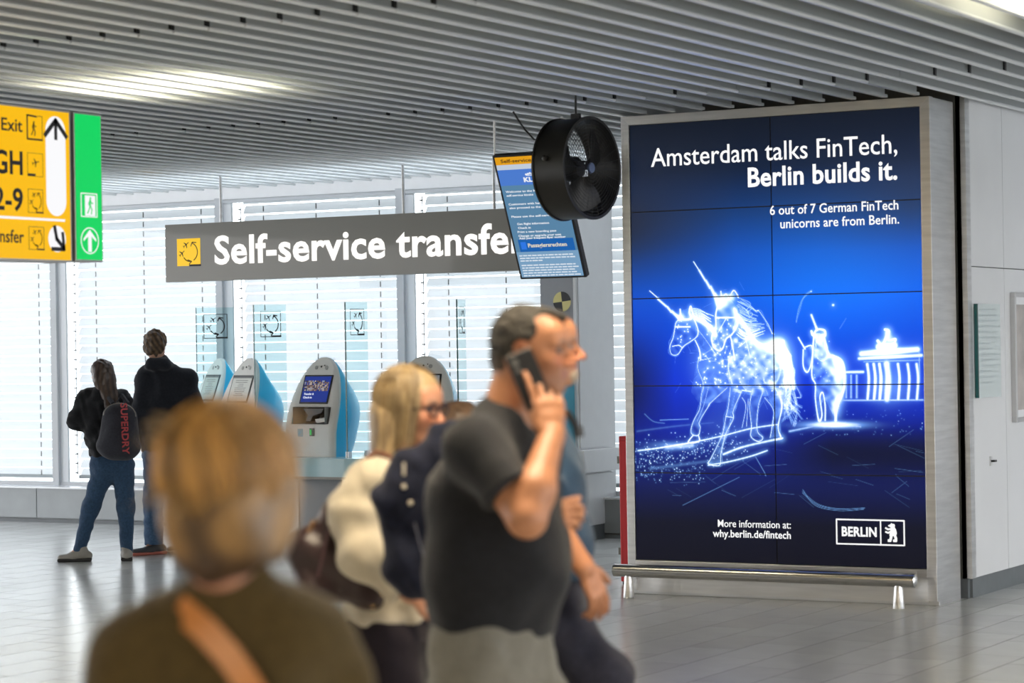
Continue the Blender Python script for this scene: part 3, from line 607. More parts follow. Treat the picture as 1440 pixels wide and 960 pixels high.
for yy in (6.8, 7.7): SG(MB().tube([(SX-.08, yy, yt.z), (SX-.08, yy, CH+.1)], .012, 8), 'hanging_rod', DKSTEEL)
mb = MB(); o_ = Vector((SX, 0, 0))
def hx(px, py): p = HX(px, py, SX); return (p.y, p.z)
def rectpx(x0, y0_, x1, y1_): a = hx(x0, y1_); b = hx(x1, y0_); return a[0], a[1], b[0], b[1]
a = rectpx(65.5, 165, 91, 303); rw = (a[2]-a[0])/2
poly(mb, arc(a[0]+rw, a[3]-rw, rw, rw, 0, 180)+arc(a[0]+rw, a[1]+rw, rw, rw, 180, 360), o_, EYv, EZv, .001)
c = rectpx(68, 318, 92, 354); cc_ = ((c[0]+c[2])/2, (c[1]+c[3])/2); cr = (c[3]-c[1])/2
poly(mb, arc(*cc_, (c[2]-c[0])/2, cr, 0, 350, 24), o_, EYv, EZv, .001)
a1_ = hx(0, 307.5); b1_ = hx(91, 309.5); poly(mb, [(y0+.05, b1_[1]-.008), (b1_[0], b1_[1]-.008), (b1_[0], b1_[1]+.004), (y0+.05, b1_[1]+.004)], o_, EYv, EZv, .001)
SG(mb, 'white_symbols', WHS)
mb = MB(); ax_ = a[0]+rw; at_ = hx(78, 170)[1]; ab_ = hx(78, 195)[1]
stroke(mb, [(ax_, ab_), (ax_, at_)], .022, o_, EYv, EZv, .003); stroke(mb, [(ax_-.08, at_-.075), (ax_, at_+.002), (ax_+.08, at_-.075)], .024, o_, EYv, EZv, .003)
stroke(mb, [(cc_[0]-.02, cc_[1]+.06), (cc_[0]-.005, cc_[1]), (cc_[0]+.045, cc_[1]-.042)], .022, o_, EYv, EZv, .003); stroke(mb, [(cc_[0]-.04, cc_[1]-.05), (cc_[0]+.05, cc_[1]-.05), (cc_[0]+.04, cc_[1]+.03)], .020, o_, EYv, EZv, .003)
e1 = rectpx(38, 164, 58.5, 195); ow_ = Vector((SX, e1[0], e1[1])); w_, h_ = e1[2]-e1[0], e1[3]-e1[1]
stroke(mb, [(w_*.62, h_*.97), (0, h_), (0, 0), (w_, 0)], .009, ow_, EYv, EZv); stroke(mb, [(w_, 0), (w_, h_), (w_*.7, h_)], .003, ow_, EYv, EZv); pic_man(mb, w_*.42, h_*.46, h_*.62, ow_, EYv, EZv)
e1 = rectpx(38.5, 216.5, 59.5, 247); ow_ = Vector((SX, e1[0], e1[1])); w_, h_ = e1[2]-e1[0], e1[3]-e1[1]
stroke(mb, [(0, 0), (w_, 0), (w_, h_), (0, h_), (0, 0)], .002, ow_, EYv, EZv); pic_plane(mb, w_*.52, h_*.6, h_*.42, -.25+.5, ow_, EYv, EZv); poly(mb, [(0, 0), (w_*.5, 0), (w_*.5, .012), (0, .012)], ow_, EYv, EZv, .003)
for r4 in ((39.5, 267, 59.5, 298.5), (40.5, 319.5, 61, 350.5)):
    e1 = rectpx(*r4); pic_transfer(mb, e1[2]-e1[0], e1[3]-e1[1], Vector((SX, e1[0], e1[1])), EYv, EZv, .004)
SG(mb, 'black_symbols', INK)
def stext(t, right, cap, wpx, bold=.0):
    p = HX(*right, SX); q = HX(right[0]-wpx, right[1], SX) if wpx else None
    o = lettering(t, p, EYv, EZv, (p.y-q.y) if wpx else None, cap, INK, sg, bold, right=True, lift=.001); o.matrix_parent_inverse = isg
stext('Exit', (31.3, 185.5), .060, 29.5, .012); stext('GH', (31.8, 245.3), .108, 41, .02); stext('2-9', (32.3, 296), .104, 41, .02); stext('Transfer', (33.5, 341.5), .060, 59, .012)
gt = HX(106.4, 159.5); gb = HX(108, 364.3); gy0 = HX(107.5, 262).y; gy1 = HX(143, 262).y
gs = empty('exit_sign', (SX-.08, (gy0+gy1)/2, gb.z)); tag(gs, 'green illuminated emergency exit sign with white arrow beside the yellow sign', 'sign'); igs = Matrix.Translation((SX-.08, (gy0+gy1)/2, gb.z)).inverted()
SG(MB().box(SX-.16, SX-.004, gy0-.008, gy1+.01, gb.z-.01, gt.z+.01), 'sign_case', MATS['sign_case_grey'], gs, igs, bevel=.003)
SG(MB().box(SX-.004, SX, gy0, gy1, gb.z, gt.z), 'green_face', emitmat('green_sign_face', (.0, .66, .12), 1.0), gs, igs)
SG(MB().box(SX-.12, SX-.03, yt.y+.015, gy0-.008, gb.z, gt.z-.02), 'joining_bar', DARK, gs, igs)
mb = MB(); c = rectpx(113.8, 321, 137.5, 356); cc_ = ((c[0]+c[2])/2, (c[1]+c[3])/2); cr = (c[3]-c[1])/2; cx2 = (c[2]-c[0])/2
stroke(mb, arc(*cc_, cx2, cr, 0, 360, 28), .005, o_, EYv, EZv, .003); stroke(mb, [(cc_[0], cc_[1]-cr*.75), (cc_[0], cc_[1]+cr*.5)], .026, o_, EYv, EZv, .003); poly(mb, [(cc_[0]-cx2*.72, cc_[1]-cr*.05), (cc_[0]-cx2*.72, cc_[1]+cr*.15), (cc_[0], cc_[1]+cr*.85), (cc_[0]+cx2*.72, cc_[1]+cr*.15), (cc_[0]+cx2*.72, cc_[1]-cr*.05), (cc_[0], cc_[1]+cr*.5)], o_, EYv, EZv, .003)
e1 = rectpx(114, 273, 135.5, 304); ow_ = Vector((SX, e1[0], e1[1])); w_, h_ = e1[2]-e1[0], e1[3]-e1[1]
stroke(mb, [(0, 0), (w_, 0), (w_, h_), (0, h_), (0, 0)], .005, ow_, EYv, EZv); poly(mb, [(w_*.25, h_*.04), (w_*.9, h_*.04), (w_*.9, h_*.92), (w_*.25, h_*.92)], ow_, EYv, EZv, .001)
SG(mb, 'white_symbols', WHS, gs, igs); mb = MB(); pic_man(mb, w_*.55, h_*.48, h_*.75, ow_, EYv, EZv, lift=.004); SG(mb, 'running_figure', MATS['green_sign_face'], gs, igs)
# ------------------------------------------------------------------ self-service transfer sign
TY = 17.0
a = onY(233, 397, TY); b = onY(233, 316, TY); z0, z1 = a.z, b.z; x0 = a.x; x1 = onY(778, 330, TY).x
ts = empty('transfer_sign', ((x0+x1)/2, TY, z0)); tag(ts, 'long grey hanging board with white lettering above the self-service kiosks', 'sign'); its = Matrix.Translation(((x0+x1)/2, TY, z0)).inverted()
SG(MB().box(x0, x1, TY, TY+.12, z0, z1), 'sign_board', mat('taupe_sign', (.30, .29, .26), .35, noise=.03, nscale=2, coat=.2), ts, its, bevel=.003)
for px in (305, 562, 690):
    xx = onY(px, 300, TY).x; SG(MB().tube([(xx, TY+.06, z1), (xx, TY+.06, CH+.05)], .013, 10), 'hanging_rod', STEEL, ts, its, smooth=True)
def ttext(t, p0, p1, cap, bold, m):
    u = onY(*p0, TY-.002); v = onY(*p1, TY-.002); u.z = v.z = (u.z+v.z)/2; o = lettering(t, u, (1, 0, 0), (0, 0, 1), v.x-u.x, cap, m, ts, bold); o.matrix_parent_inverse = its
ttext('Self-service transfer', (302, 371), (741, 353.5), .232, .025, emitmat('white_sign_letters', (1, .98, .95), 1.15))
u = onY(249.5, 374.3, TY); v = onY(281.5, 334.5, TY); w_, h_ = v.x-u.x, v.z-u.z; ou = Vector((u.x, TY, u.z))
SG(MB().box(u.x, v.x, TY-.002, TY, u.z, v.z), 'yellow_pictogram', emitmat('yellow_pictogram', (1, .60, .01), .95), ts, its)
mb = MB(); pic_transfer(mb, w_, h_, ou, Vector((1, 0, 0)), EZv, .008, border=False); SG(mb, 'transfer_symbol', INK, ts, its)
# ------------------------------------------------------------------ tilted information monitor
DM = 16.2
bl = atD(732, 394, DM); Yb = bl.y; br = onY(825, 389, Yb); zb = (bl.z+br.z)/2; mw = br.x-bl.x; tilt = math.radians(24); mh = mw*16/9*.99
mo = empty('information_monitor', (bl.x, Yb, zb)); tag(mo, 'tilted portrait information monitor showing white text on blue, hung behind the fan', 'monitor')
mo.rotation_euler = (tilt, 0, 0)
MB().box(0, mw, 0, .05, 0, mh).build('monitor_case', BLACK, mo, bevel=.006)
def scr(n, x0, x1, z0, z1, col, lift=.002, s=.85): return MB().box(x0*mw, x1*mw, -lift, 0, z0*mh, z1*mh).build(n, emitmat('screen_'+n, col, s), mo)
scr('screen_blue', .035, .965, .018, .82, '#5d8cb0'); scr('yellow_header', .035, .965, .925, .985, '#f0a818', .0022); scr('time_bar', .035, .965, .885, .925, '#cdd9e8', .0022)
scr('blue_banner', .035, .965, .76, .885, '#4f83dc', .0025); scr('passenger_rights_bar', .10, .93, .225, .325, '#1466b8', .0025); scr('lower_text_field', .035, .965, .018, .225, '#7fa9cd', .0026); scr('square_icon', .13, .21, .245, .305, '#2c7df0', .003)
WM = emitmat('monitor_text', (.92, .95, 1), .9); 
def mtext(t, x, z, wd, cap, m=WM, bold=.01): lettering(t, (x*mw, -.003, z*mh), (1, 0, 0), (0, 0, 1), wd*mw if wd else None, cap*mh, m, mo, bold)
mtext('Self-service transfer', .12, .942, .8, .026, INK); mtext('KLM', .40, .785, .22, .034, WM, .04)
mb = MB()
for k in range(5): mb.lathe([(.001, .004), (.007, .003), (.007, 0), (.001, 0)], (mw*(.45+.03*k), -.002, mh*(.842+.008*(1-abs(k-2)/2))), (0, -1, 0), 10)
mb.box(mw*.45, mw*.57, -.004, 0, mh*.832, mh*.837); mb.build('crown_emblem', WM, mo)
for t, x_, z_, wd in (('Welcome to the KLM', .09, .705, .52), ('self-service kiosks', .09, .675, .40), ('Customers with hand luggage can', .09, .605, .80), ('also proceed to the kiosk or gate', .09, .575, .80), ('Please use the self-service kiosk', .09, .505, .78),
                      ('Get flight information', .15, .445, .48), ('Check in', .15, .413, .19), ('Print a new boarding pass', .13, .381, .58), ('Change or upgrade your seat', .13, .349, .64), ('Add your frequent flyer number', .13, .317+.012, .70)):
    mtext(t, x_, z_, wd, .0155)
mtext('Passagiersrechten', .24, .262, .58, .030, emitmat('warm_screen_text', (.85, .8, .6), .85), .02)
random.seed(3)
mb = MB()
for k in range(8):
    z_ = .19-.021*k-(.016 if k > 2 else 0); x_ = .07; 
    while x_ < (.86 if k != 2 else .4):
        l = random.uniform(.03, .09); mb.box(x_*mw, (x_+l)*mw, -.004, -.002, z_*mh, (z_+.009)*mh); x_ += l+.012
mb.build('small_print', emitmat('small_print', (.8, .88, .97), .85), mo)
for x_ in (.0, mw): 
    o = MB().tube([(x_-.006 if x_ == 0 else x_, .0, 0), (x_-.006 if x_ == 0 else x_, .0, .25)], .008, 8).build('hanging_rod', STEEL, mo)
    top = mo.matrix_world; o.rotation_euler = (-tilt, 0, 0); o.location = (0, .04, mh*.96)
mo_top = None
# ------------------------------------------------------------------ drum fan
DF = 14.6
ctr = atD(832, 236, DF); nrm = (R_*.81-F0*.59).normalized(); nrm.z = 0
fr_ = 71.0/FPX*DF; dep = 51/FPX*DF
fn = empty('drum_fan', ctr-nrm*dep/2); tag(fn, 'round black drum fan with wire guards hanging from the slatted ceiling', 'fan')
rot = Matrix((nrm, Vector((0, 0, 1)).cross(nrm), Vector((0, 0, 1)))).transposed()   # local x = axis
fn.rotation_euler = rot.to_euler()
hd = dep/2; FB = mat('fan_black', (.016, .015, .013), .38, .2, noise=.2, nscale=4)
MB().lathe([(fr_, -hd), (fr_, hd), (fr_-.006, hd), (fr_-.006, -hd)], (0, 0, 0), (1, 0, 0), 64).build('drum', FB, fn, smooth=True)
for s in (-1, 1): MB().lathe([(fr_+.008, s*hd-.006), (fr_+.008, s*hd+.006), (fr_-.010, s*hd+.006), (fr_-.010, s*hd-.006)], (0, 0, 0), (1, 0, 0), 64).build('rim', FB, fn, smooth=True)
mb = MB()
for s in (-1, 1):
    for k in range(1, 15):
        r_ = fr_*k/15; mb.lathe([(r_+.0011, s*hd-.001), (r_+.0011, s*hd+.001), (r_-.0011, s*hd+.001), (r_-.0011, s*hd-.001)], (0, 0, 0), (1, 0, 0), 40)
    for k in range(28):
        a_ = 2*E_*k/28; mb.tube([(s*hd, .05*math.cos(a_), .05*math.sin(a_)), (s*hd, fr_*math.cos(a_), fr_*math.sin(a_))], .0013, 4)
tag(mb.build('wire_guard', DARK, fn), kind='stuff')
MB().lathe([(.001, hd+.004), (.03, hd+.004), (.034, hd-.01), (.001, hd-.01)], (0, 0, 0), (1, 0, 0), 24).build('guard_badge', mat('blue_grey_badge', (.10, .14, .25), .3), fn, smooth=True)
MB().lathe([(.001, -hd*.9), (.07, -hd*.9), (.075, -hd*.6), (.075, .0), (.05, .03), (.001, .03)], (0, 0, 0), (1, 0, 0), 24).build('motor', FB, fn, smooth=True)
for k in range(3):
    a_ = 2*E_*k/3+.5; mb = MB(); vs = []; n1, n2 = 8, 6
    for i in range(n1):
        rr_ = .05+(fr_-.045-.05)*i/(n1-1); half = .35+.28*math.sin(E_*min(1, i/(n1-1)*1.1)*.8)
        for j in range(n2):
            t_ = j/(n2-1)*2-1; an = a_+t_*half+.25*i/(n1-1); vs.append((.03+.045*t_*(1-.4*i/(n1-1)), rr_*math.cos(an), rr_*math.sin(an)))
    nn = len(vs); vs2 = [(x_-.004, y_, z_) for x_, y_, z_ in vs]
    fs = [(i*n2+j, i*n2+j+1, (i+1)*n2+j+1, (i+1)*n2+j) for i in range(n1-1) for j in range(n2-1)]; mb.add(vs, fs); mb.add(vs2, fs)
    mb.build('fan_blade', FB, fn, smooth=True)
for zz in (.12, -.12): MB().tube([(-hd*.7, -fr_+.01, zz*.5), (-hd*.7, fr_-.01, zz*.5)], .006, 8).build('motor_bracket', FB, fn)
MB().lathe([(.001, 0), (.018, 0), (.018, .02), (.006, .028), (.001, .028)], (-hd*.1, -fr_+.0, .05), (0, -1, 0), 12).build('mounting_knob', FB, fn)
MB().tube([(0, 0, fr_), (0, 0, CH+.12-ctr.z)], .007, 8).build('hanging_rod', DARK, fn); MB().box(-.03, .03, -.012, .012, fr_-.004, fr_+.03).build('hanger_bracket', DARK, fn)
p1 = atD(752, 197, DF); p2 = atD(738, 182, DF); p3 = atD(722, 162, DF-.1); p3.z = min(p3.z+.02, CH+.02)
fm = Matrix.Translation(fn.location) @ fn.rotation_euler.to_matrix().to_4x4()
o = MB().tube([p1, p2, (p2+p3)/2+Vector((0, 0, -.004)), p3], .006, 6).build('power_cable', DARK, fn); o.matrix_parent_inverse = fm.inverted()
# ------------------------------------------------------------------ curved desk, kiosks, glass screens
def camxy(r, d): p = R_*r+F0*d; return Vector((p.x, p.y, 0))
DC = (.10, 22.4)
def onarc(th, rad): th = math.radians(th); return camxy(DC[0]-rad*math.sin(th), DC[1]-rad*math.cos(th))
DTOP = .765
dk = empty('service_desk', (*onarc(45, 3.1)[:2], 0)); tag(dk, 'curved pale blue service desk along the window carrying the kiosks', 'desk'); idk = Matrix.Translation(dk.location).inverted()
def arcslab(r0, r1, t0, t1, z0, z1, n=40):
    mb = MB(); A = []; 
    for i in range(n+1):
        t = t0+(t1-t0)*i/n; a, b = onarc(t, r0), onarc(t, r1); A += [(a.x, a.y, z0), (b.x, b.y, z0), (b.x, b.y, z1), (a.x, a.y, z1)]
    fs = [(i*4+k, i*4+(k+1) % 4, i*4+4+(k+1) % 4, i*4+4+k) for i in range(n) for k in range(4)]+[(0, 1, 2, 3), (n*4, n*4+1, n*4+2, n*4+3)]
    return mb.add(A, fs)
def DK(mb, n, m, **k): o = mb.build(n, m, dk, **k); o.matrix_parent_inverse = idk; return o
ICE = mat('ice_blue_laminate', (.42, .66, .72), .2, coat=.3); KW = mat('kiosk_white', (.80, .79, .75), .38, noise=.02); KB = mat('kiosk_blue', (.03, .56, .90), .28, coat=.4)
DK(arcslab(2.55, 3.22, 2, 86, DTOP-.03, DTOP), 'desk_top', ICE); DK(arcslab(3.16, 3.215, 2, 86, DTOP-.15, DTOP-.03), 'desk_fascia', ICE); DK(arcslab(3.15, 3.225, 2, 86, DTOP-.17, DTOP-.15), 'desk_edge_strip', DKSTEEL)
GP = mat('desk_grey', (.30, .31, .32), .4); t = 2
for k, (t0, t1) in enumerate(((2, 12), (12, 22), (22, 31), (31, 40), (40, 50), (50, 60), (60, 70), (70, 84))):
    DK(arcslab(2.70, 2.95, t0+.15, t1-.15, .0, DTOP-.03, 12), 'desk_base_panel', GP if k in (1, 3, 5) else KW)
def kiosk(th, label, on, turn=None):
    turn = turn or th
    p = onarc(th, 2.98); t = empty('check_in_kiosk', (p.x, p.y, DTOP), YAW-math.radians(turn)); tag(t, label, 'kiosk', 'check-in kiosks on the curved desk')
    HK = .82
    def hw(v): 
        if v <= .3: return .28+.01*v/.3
        return .29*max(0, 1-((v-.3)/.52)**2)**.5
    def fy(v): return 0 if v < .22 else .19*((v-.22)/.6)**1.15
    vs_ = [0, .06, .13, .20, .27, .34, .41]+[.41+.41*math.sin(i/14*E_/2)**.9 for i in range(1, 15)]
    vs_[-1] = HK
    # front plate with a pocket left open
    def fx(v): h = hw(v); return [-h, -h*.9 if h*.9 > .19 or v > .42 else -.2, -.185 if v <= .42 else -h*.74, 0, .185 if v <= .42 else h*.74, h*.9, h]
    for nm, off, dropp, m_ in (('front_plate', 0., True, KW),):
        mb = MB(); V = []; n = 7
        for v in vs_:
            h = hw(v); xs = [-h, -h*.92, -h*.74, 0, h*.74, h*.92, h]
            for i, x_ in enumerate(xs): V.append((x_, fy(v)-(.0 if abs(x_) < h*.95 else -.012), v))
        fs = []
        for i in range(len(vs_)-1):
            for j in range(n-1):
                if vs_[i] >= .265 and vs_[i+1] <= .415 and j in (2, 3): continue
                fs.append((i*n+j, i*n+j+1, (i+1)*n+j+1, (i+1)*n+j))
        mb.add(V, fs)
        # rim thickness
        E1 = [(x_, fy(v)+.012, v) for v in vs_ for x_ in (-hw(v), hw(v))]; E2 = [(x_, fy(v)+.035, v) for v in vs_ for x_ in (-hw(v), hw(v))]; k_ = len(E1)
        mb.add(E1+E2, [(2*i+s, 2*i+2+s, k_+2*i+2+s, k_+2*i+s) for i in range(len(vs_)-1) for s in (0, 1)])
        mb.build('front_plate', KW, t, smooth=True)
    mb = MB(); V = []; n = 20
    def by(v): 
        q = v/HK; return .035+fy(v)+(.30+.16*math.sin(min(1, q/.75)*E_*.8)-.30*q**2.2)*max(0, 1-q**5)*.95+.0
    for v in vs_:
        h = hw(v)*1.0+.001; y0, y1 = fy(v)+.03, by(v)
        for k in range(n+1):
            a_ = E_*k/n; V.append((h*math.copysign(abs(math.cos(a_))**.55, math.cos(a_)), y0+(y1-y0)*math.sin(a_)**.8, v))
    fs = [(i*(n+1)+k, i*(n+1)+k+1, (i+1)*(n+1)+k+1, (i+1)*(n+1)+k) for i in range(len(vs_)-1) for k in range(n)]+[tuple(range(n+1))]
    mb.add(V, fs).build('blue_shell', KB, t, smooth=True)
    mb = MB(); mb.box(-.185, -.183, 0, .14, .27, .41); mb.box(.183, .185, 0, .14, .27, .41); mb.box(-.185, .185, .0, .14, .268, .27); mb.box(-.185, .185, .14, .142, .27, .41); mb.box(-.185, .185, .012, .14, .41, .412)
    mb.build('printer_recess', mat('recess_grey', (.30, .30, .29), .5), t)
    mb = MB(); mb.prism([(-.09, .02, .40), (.16, .02, .40), (.13, .02, .36), (.03, .02, .335), (0, .02, .29), (-.06, .02, .29), (-.03, .02, .34)], (0, .09, 0)); mb.build('card_reader', BLACK, t, bevel=.004)
    mb = MB(); mb.prism([(.04, .03, .31), (.17, .03, .325), (.17, .03, .29), (.06, .03, .275)], (0, .08, 0)); mb.build('printer_chute', KW, t, bevel=.003)
    # screen, lying on the reclined face
    sl = math.atan2(fy(.68)-fy(.44), .24); sy = fy(.44); 
    s = MB().box(-.165, .165, -.006, .012, 0, .25).build('screen_bezel', BLACK, t, bevel=.003); s.location = (0, sy-.002, .435); s.rotation_euler = (-sl, 0, 0)
    bl_ = {'ad': '#2a41a0', 'text': '#c9cdc8', 'off': '#8d9599'}[on]
    f_ = MB().box(-.150, .150, -.008, -.006, .014, .236).build('screen_face', emitmat('kiosk_screen_'+on, bl_, .7), s)
    if on == 'ad':
        mb = MB(); random.seed(11)
        pal = ['#b9a49a', '#6b5a66', '#d8c6bd', '#8a6c63', '#39405e', '#a9b4cc', '#94868f']
        for i in range(20):
            for j in range(7):
                if random.random() < .85: mb.box(-.145+i*.0142, -.145+(i+1)*.0142, -.0085, -.008, .11+j*.013, .11+(j+1)*.013, random.randrange(7))
        mb.build('photo_on_screen', [emitmat('kphoto%d' % i, c_, .6) for i, c_ in enumerate(pal)], s)
        W2 = emitmat('kiosk_text', (.8, .85, 1), .9)
        lettering('Transfer &', (-.125, -.0085, .075), (1, 0, 0), (0, 0, 1), .115, .017, W2, s, .02); lettering('Check-in', (-.125, -.0085, .045), (1, 0, 0), (0, 0, 1), .10, .017, W2, s, .02)
    if on == 'text':
        mb = MB(); random.seed(2)
        for j in range(9): l = random.uniform(.08, .2); mb.box(-l/2, l/2, -.0088, -.008, .20-j*.017, .204-j*.017)
        mb.box(-.15, .15, -.0088, -.008, .222, .236); mb.build('screen_print', mat('grey_print', (.12, .13, .13), .5), s)
    for x_, r_ in ((-.055, .017), (.062, .017)): MB().lathe([(.001, .003), (r_, .003), (r_, 0), (.001, 0)], (x_, fy(.735)-.001, .735), (0, -1, .3), 16).build('speaker_spot', mat('speaker_grey', (.42, .42, .40), .6), t)
    for x_, z_, r_ in ((0, .742, .008), (.035, .752, .005)): MB().lathe([(.001, .006), (r_*.8, .005), (r_, 0), (.001, 0)], (x_, fy(z_)-.001, z_), (0, -1, .3), 12).build('camera_lens', BLACK, t)
    mb = MB().box(.01, .06, -.004, .0, .17, .235).build('card_slot', BLACK, t); MB().box(.014, .034, -.006, -.004, .18, .225).build('green_light', emitmat('green_led', (.02, .5, .1), .8), t)
    mb = MB().box(-.13, -.07, -.002, .0, .165, .23).build('sticker', mat('sticker_blue', (.30, .52, .62), .4), t)
    mb = MB(); pic_plane(mb, .03, .035, .03, .7, (-.13, -.002, .165), (1, 0, 0), (0, 0, 1)); pic_plane(mb, .02, .018, .03, .7, (-.13, -.002, .165), (1, 0, 0), (0, 0, 1)); mb.build('sticker_symbol', KB, t)
    return t
kiosk(17, 'kiosk behind the blonde woman with glasses, rightmost on the desk', 'off')
kiosk(37, 'kiosk with a lit blue screen, second from the right', 'ad', 40)
kiosk(58, 'kiosk with a pale text screen, second from the left', 'text', 52)
kiosk(79, 'leftmost kiosk, seen from the side beside the dark-jacketed man', 'text', 60)
def gscreen(th, label, pic=True):
    a = onarc(th, 3.10); b = onarc(th, 2.76); t = empty('glass_screen', (a.x, a.y, DTOP)); d = (b-a); d.z = 0; ex = d.normalized(); n_ = ex.cross(EZv)
    tag(t, label, 'glass screen', 'glass screens between the kiosks'); L_ = d.length; h = 1.27
    M_ = Matrix((ex, EZv.cross(ex), EZv)).transposed().to_4x4()
    MB().box(.006, L_, -.005, .005, 0, h, M=M_).build('glass_pane', GLASST, t); MB().box(0, .006, -.0055, .0055, 0, h, M=M_).build('glass_edge', GEDGE, t)
    for x_ in (0, L_-.05): MB().box(x_, x_+.05, -.015, .015, 0, .05, M=M_).build('glass_clamp', STEEL, t)
    if pic:
        mb = MB(); s = .21; o = Vector(ex*.07)+EZv*(h-.27)+ex.cross(EZv)*.006
        pic_transfer(mb, s, s, o, ex, EZv, .010); mb.build('transfer_symbol', INK, t)
    return t
gscreen(10, 'edge-on glass screen right of the kiosk behind the blonde woman', True); gscreen(28, 'narrow-looking glass screen between the two right-hand kiosks')
gscreen(47, 'glass screen with transfer symbol between the two middle kiosks'); gscreen(68, 'glass screen with transfer symbol beside the leftmost kiosk')
# ------------------------------------------------------------------ figures: smooth-union solids turned into one continuous surface
NP = np.array
def nrmz(v): v = NP(v, float); return v/np.linalg.norm(v)
class Pr: pass
def ec(a, b, ra, rb=None, u=None, k=.02, cut=None, sub=False):
    """tapered capsule with an elliptical section; radii (along u, across u)"""
    p = Pr(); a, b = NP(a, float), NP(b, float); rb = ra if rb is None else rb
    ra = (ra, ra) if np.isscalar(ra) else ra; rb = (rb, rb) if np.isscalar(rb) else rb
    L = np.linalg.norm(b-a)
    wv = (b-a)/L if L > 1e-6 else NP([0, 0, 1.]); u = NP([1., 0, 0]) if u is None else NP(u, float)
    if abs(u@wv) > .95*np.linalg.norm(u): u = NP([0, 1., 0])
    u = nrmz(u-wv*(u@wv)); v = np.cross(wv, u)
    p.a, p.L, p.M, p.ra, p.rb, p.k, p.cut, p.sub = a, L, np.stack([u, v, wv]), NP(ra, float), NP(rb, float), k, cut or [], sub
    m = max(max(ra), max(rb))+.03; p.lo = np.minimum(a, b)-m; p.hi = np.maximum(a, b)+m
    def f(X):
        q = (X-p.a) @ p.M.T; t = np.clip(q[:, 2]/max(L, 1e-6), 0, 1); ru = p.ra[0]+(p.rb[0]-p.ra[0])*t; rv = p.ra[1]+(p.rb[1]-p.ra[1])*t; rw = np.minimum(ru, rv); dz = q[:, 2]-t*L
        k0 = np.sqrt((q[:, 0]/ru)**2+(q[:, 1]/rv)**2+(dz/rw)**2)+1e-9; k1 = np.sqrt((q[:, 0]/ru**2)**2+(q[:, 1]/rv**2)**2+(dz/rw**2)**2)+1e-9
        d = k0*(k0-1)/k1
        for c, n in p.cut: d = np.maximum(d, (X-c) @ n)
        return d
    p.f = f; return p
def ell(c, r, f=(1, 0, 0), up=(0, 0, 1), k=.02, sub=False, cut=None):
    p = Pr(); c = NP(c, float); f = nrmz(f); up = NP(up, float); up = nrmz(up-f*(up@f)); l = np.cross(up, f); M = np.stack([f, l, up]); r = NP(r, float)
    p.k, p.sub, p.cut = k, sub, cut or []; p.lo = c-r.max()-.03; p.hi = c+r.max()+.03
    def g(X):
        q = (X-c) @ M.T; k0 = np.linalg.norm(q/r, axis=1)+1e-9; k1 = np.linalg.norm(q/r**2, axis=1)+1e-9; d = k0*(k0-1)/k1
        for cc, n in p.cut: d = np.maximum(d, (X-cc) @ n)
        return d
    p.f = g; return p
def rbox(c, h, f, up, rad=.01, k=.02, sub=False):
    p = Pr(); c = NP(c, float); f = nrmz(f); up = NP(up, float); up = nrmz(up-f*(up@f)); l = np.cross(up, f); M = np.stack([f, l, up]); h = NP(h, float)-rad
    p.k, p.sub, p.cut = k, sub, []; m = np.linalg.norm(h)+rad+.03; p.lo = c-m; p.hi = c+m
    def g(X): q = np.abs((X-c) @ M.T)-h; return np.linalg.norm(np.maximum(q, 0), axis=1)+np.minimum(q.max(1), 0)-rad
    p.f = g; return p
def field(prims, X, disp=None):
    d = None
    for p in prims:
        if p.sub: continue
        e_ = p.f(X)
        if d is None: d = e_
        else:
            h = np.maximum(p.k-np.abs(d-e_), 0)/p.k; d = np.minimum(d, e_)-h*h*p.k*.25
    if d is None: return np.full(len(X), 9.)
    for p in prims:
        if p.sub:
            e_ = -p.f(X); h = np.maximum(p.k-np.abs(d-e_), 0)/p.k; d = np.maximum(d, e_)+h*h*p.k*.25
    if disp is not None: d = d+disp(X)
    return d
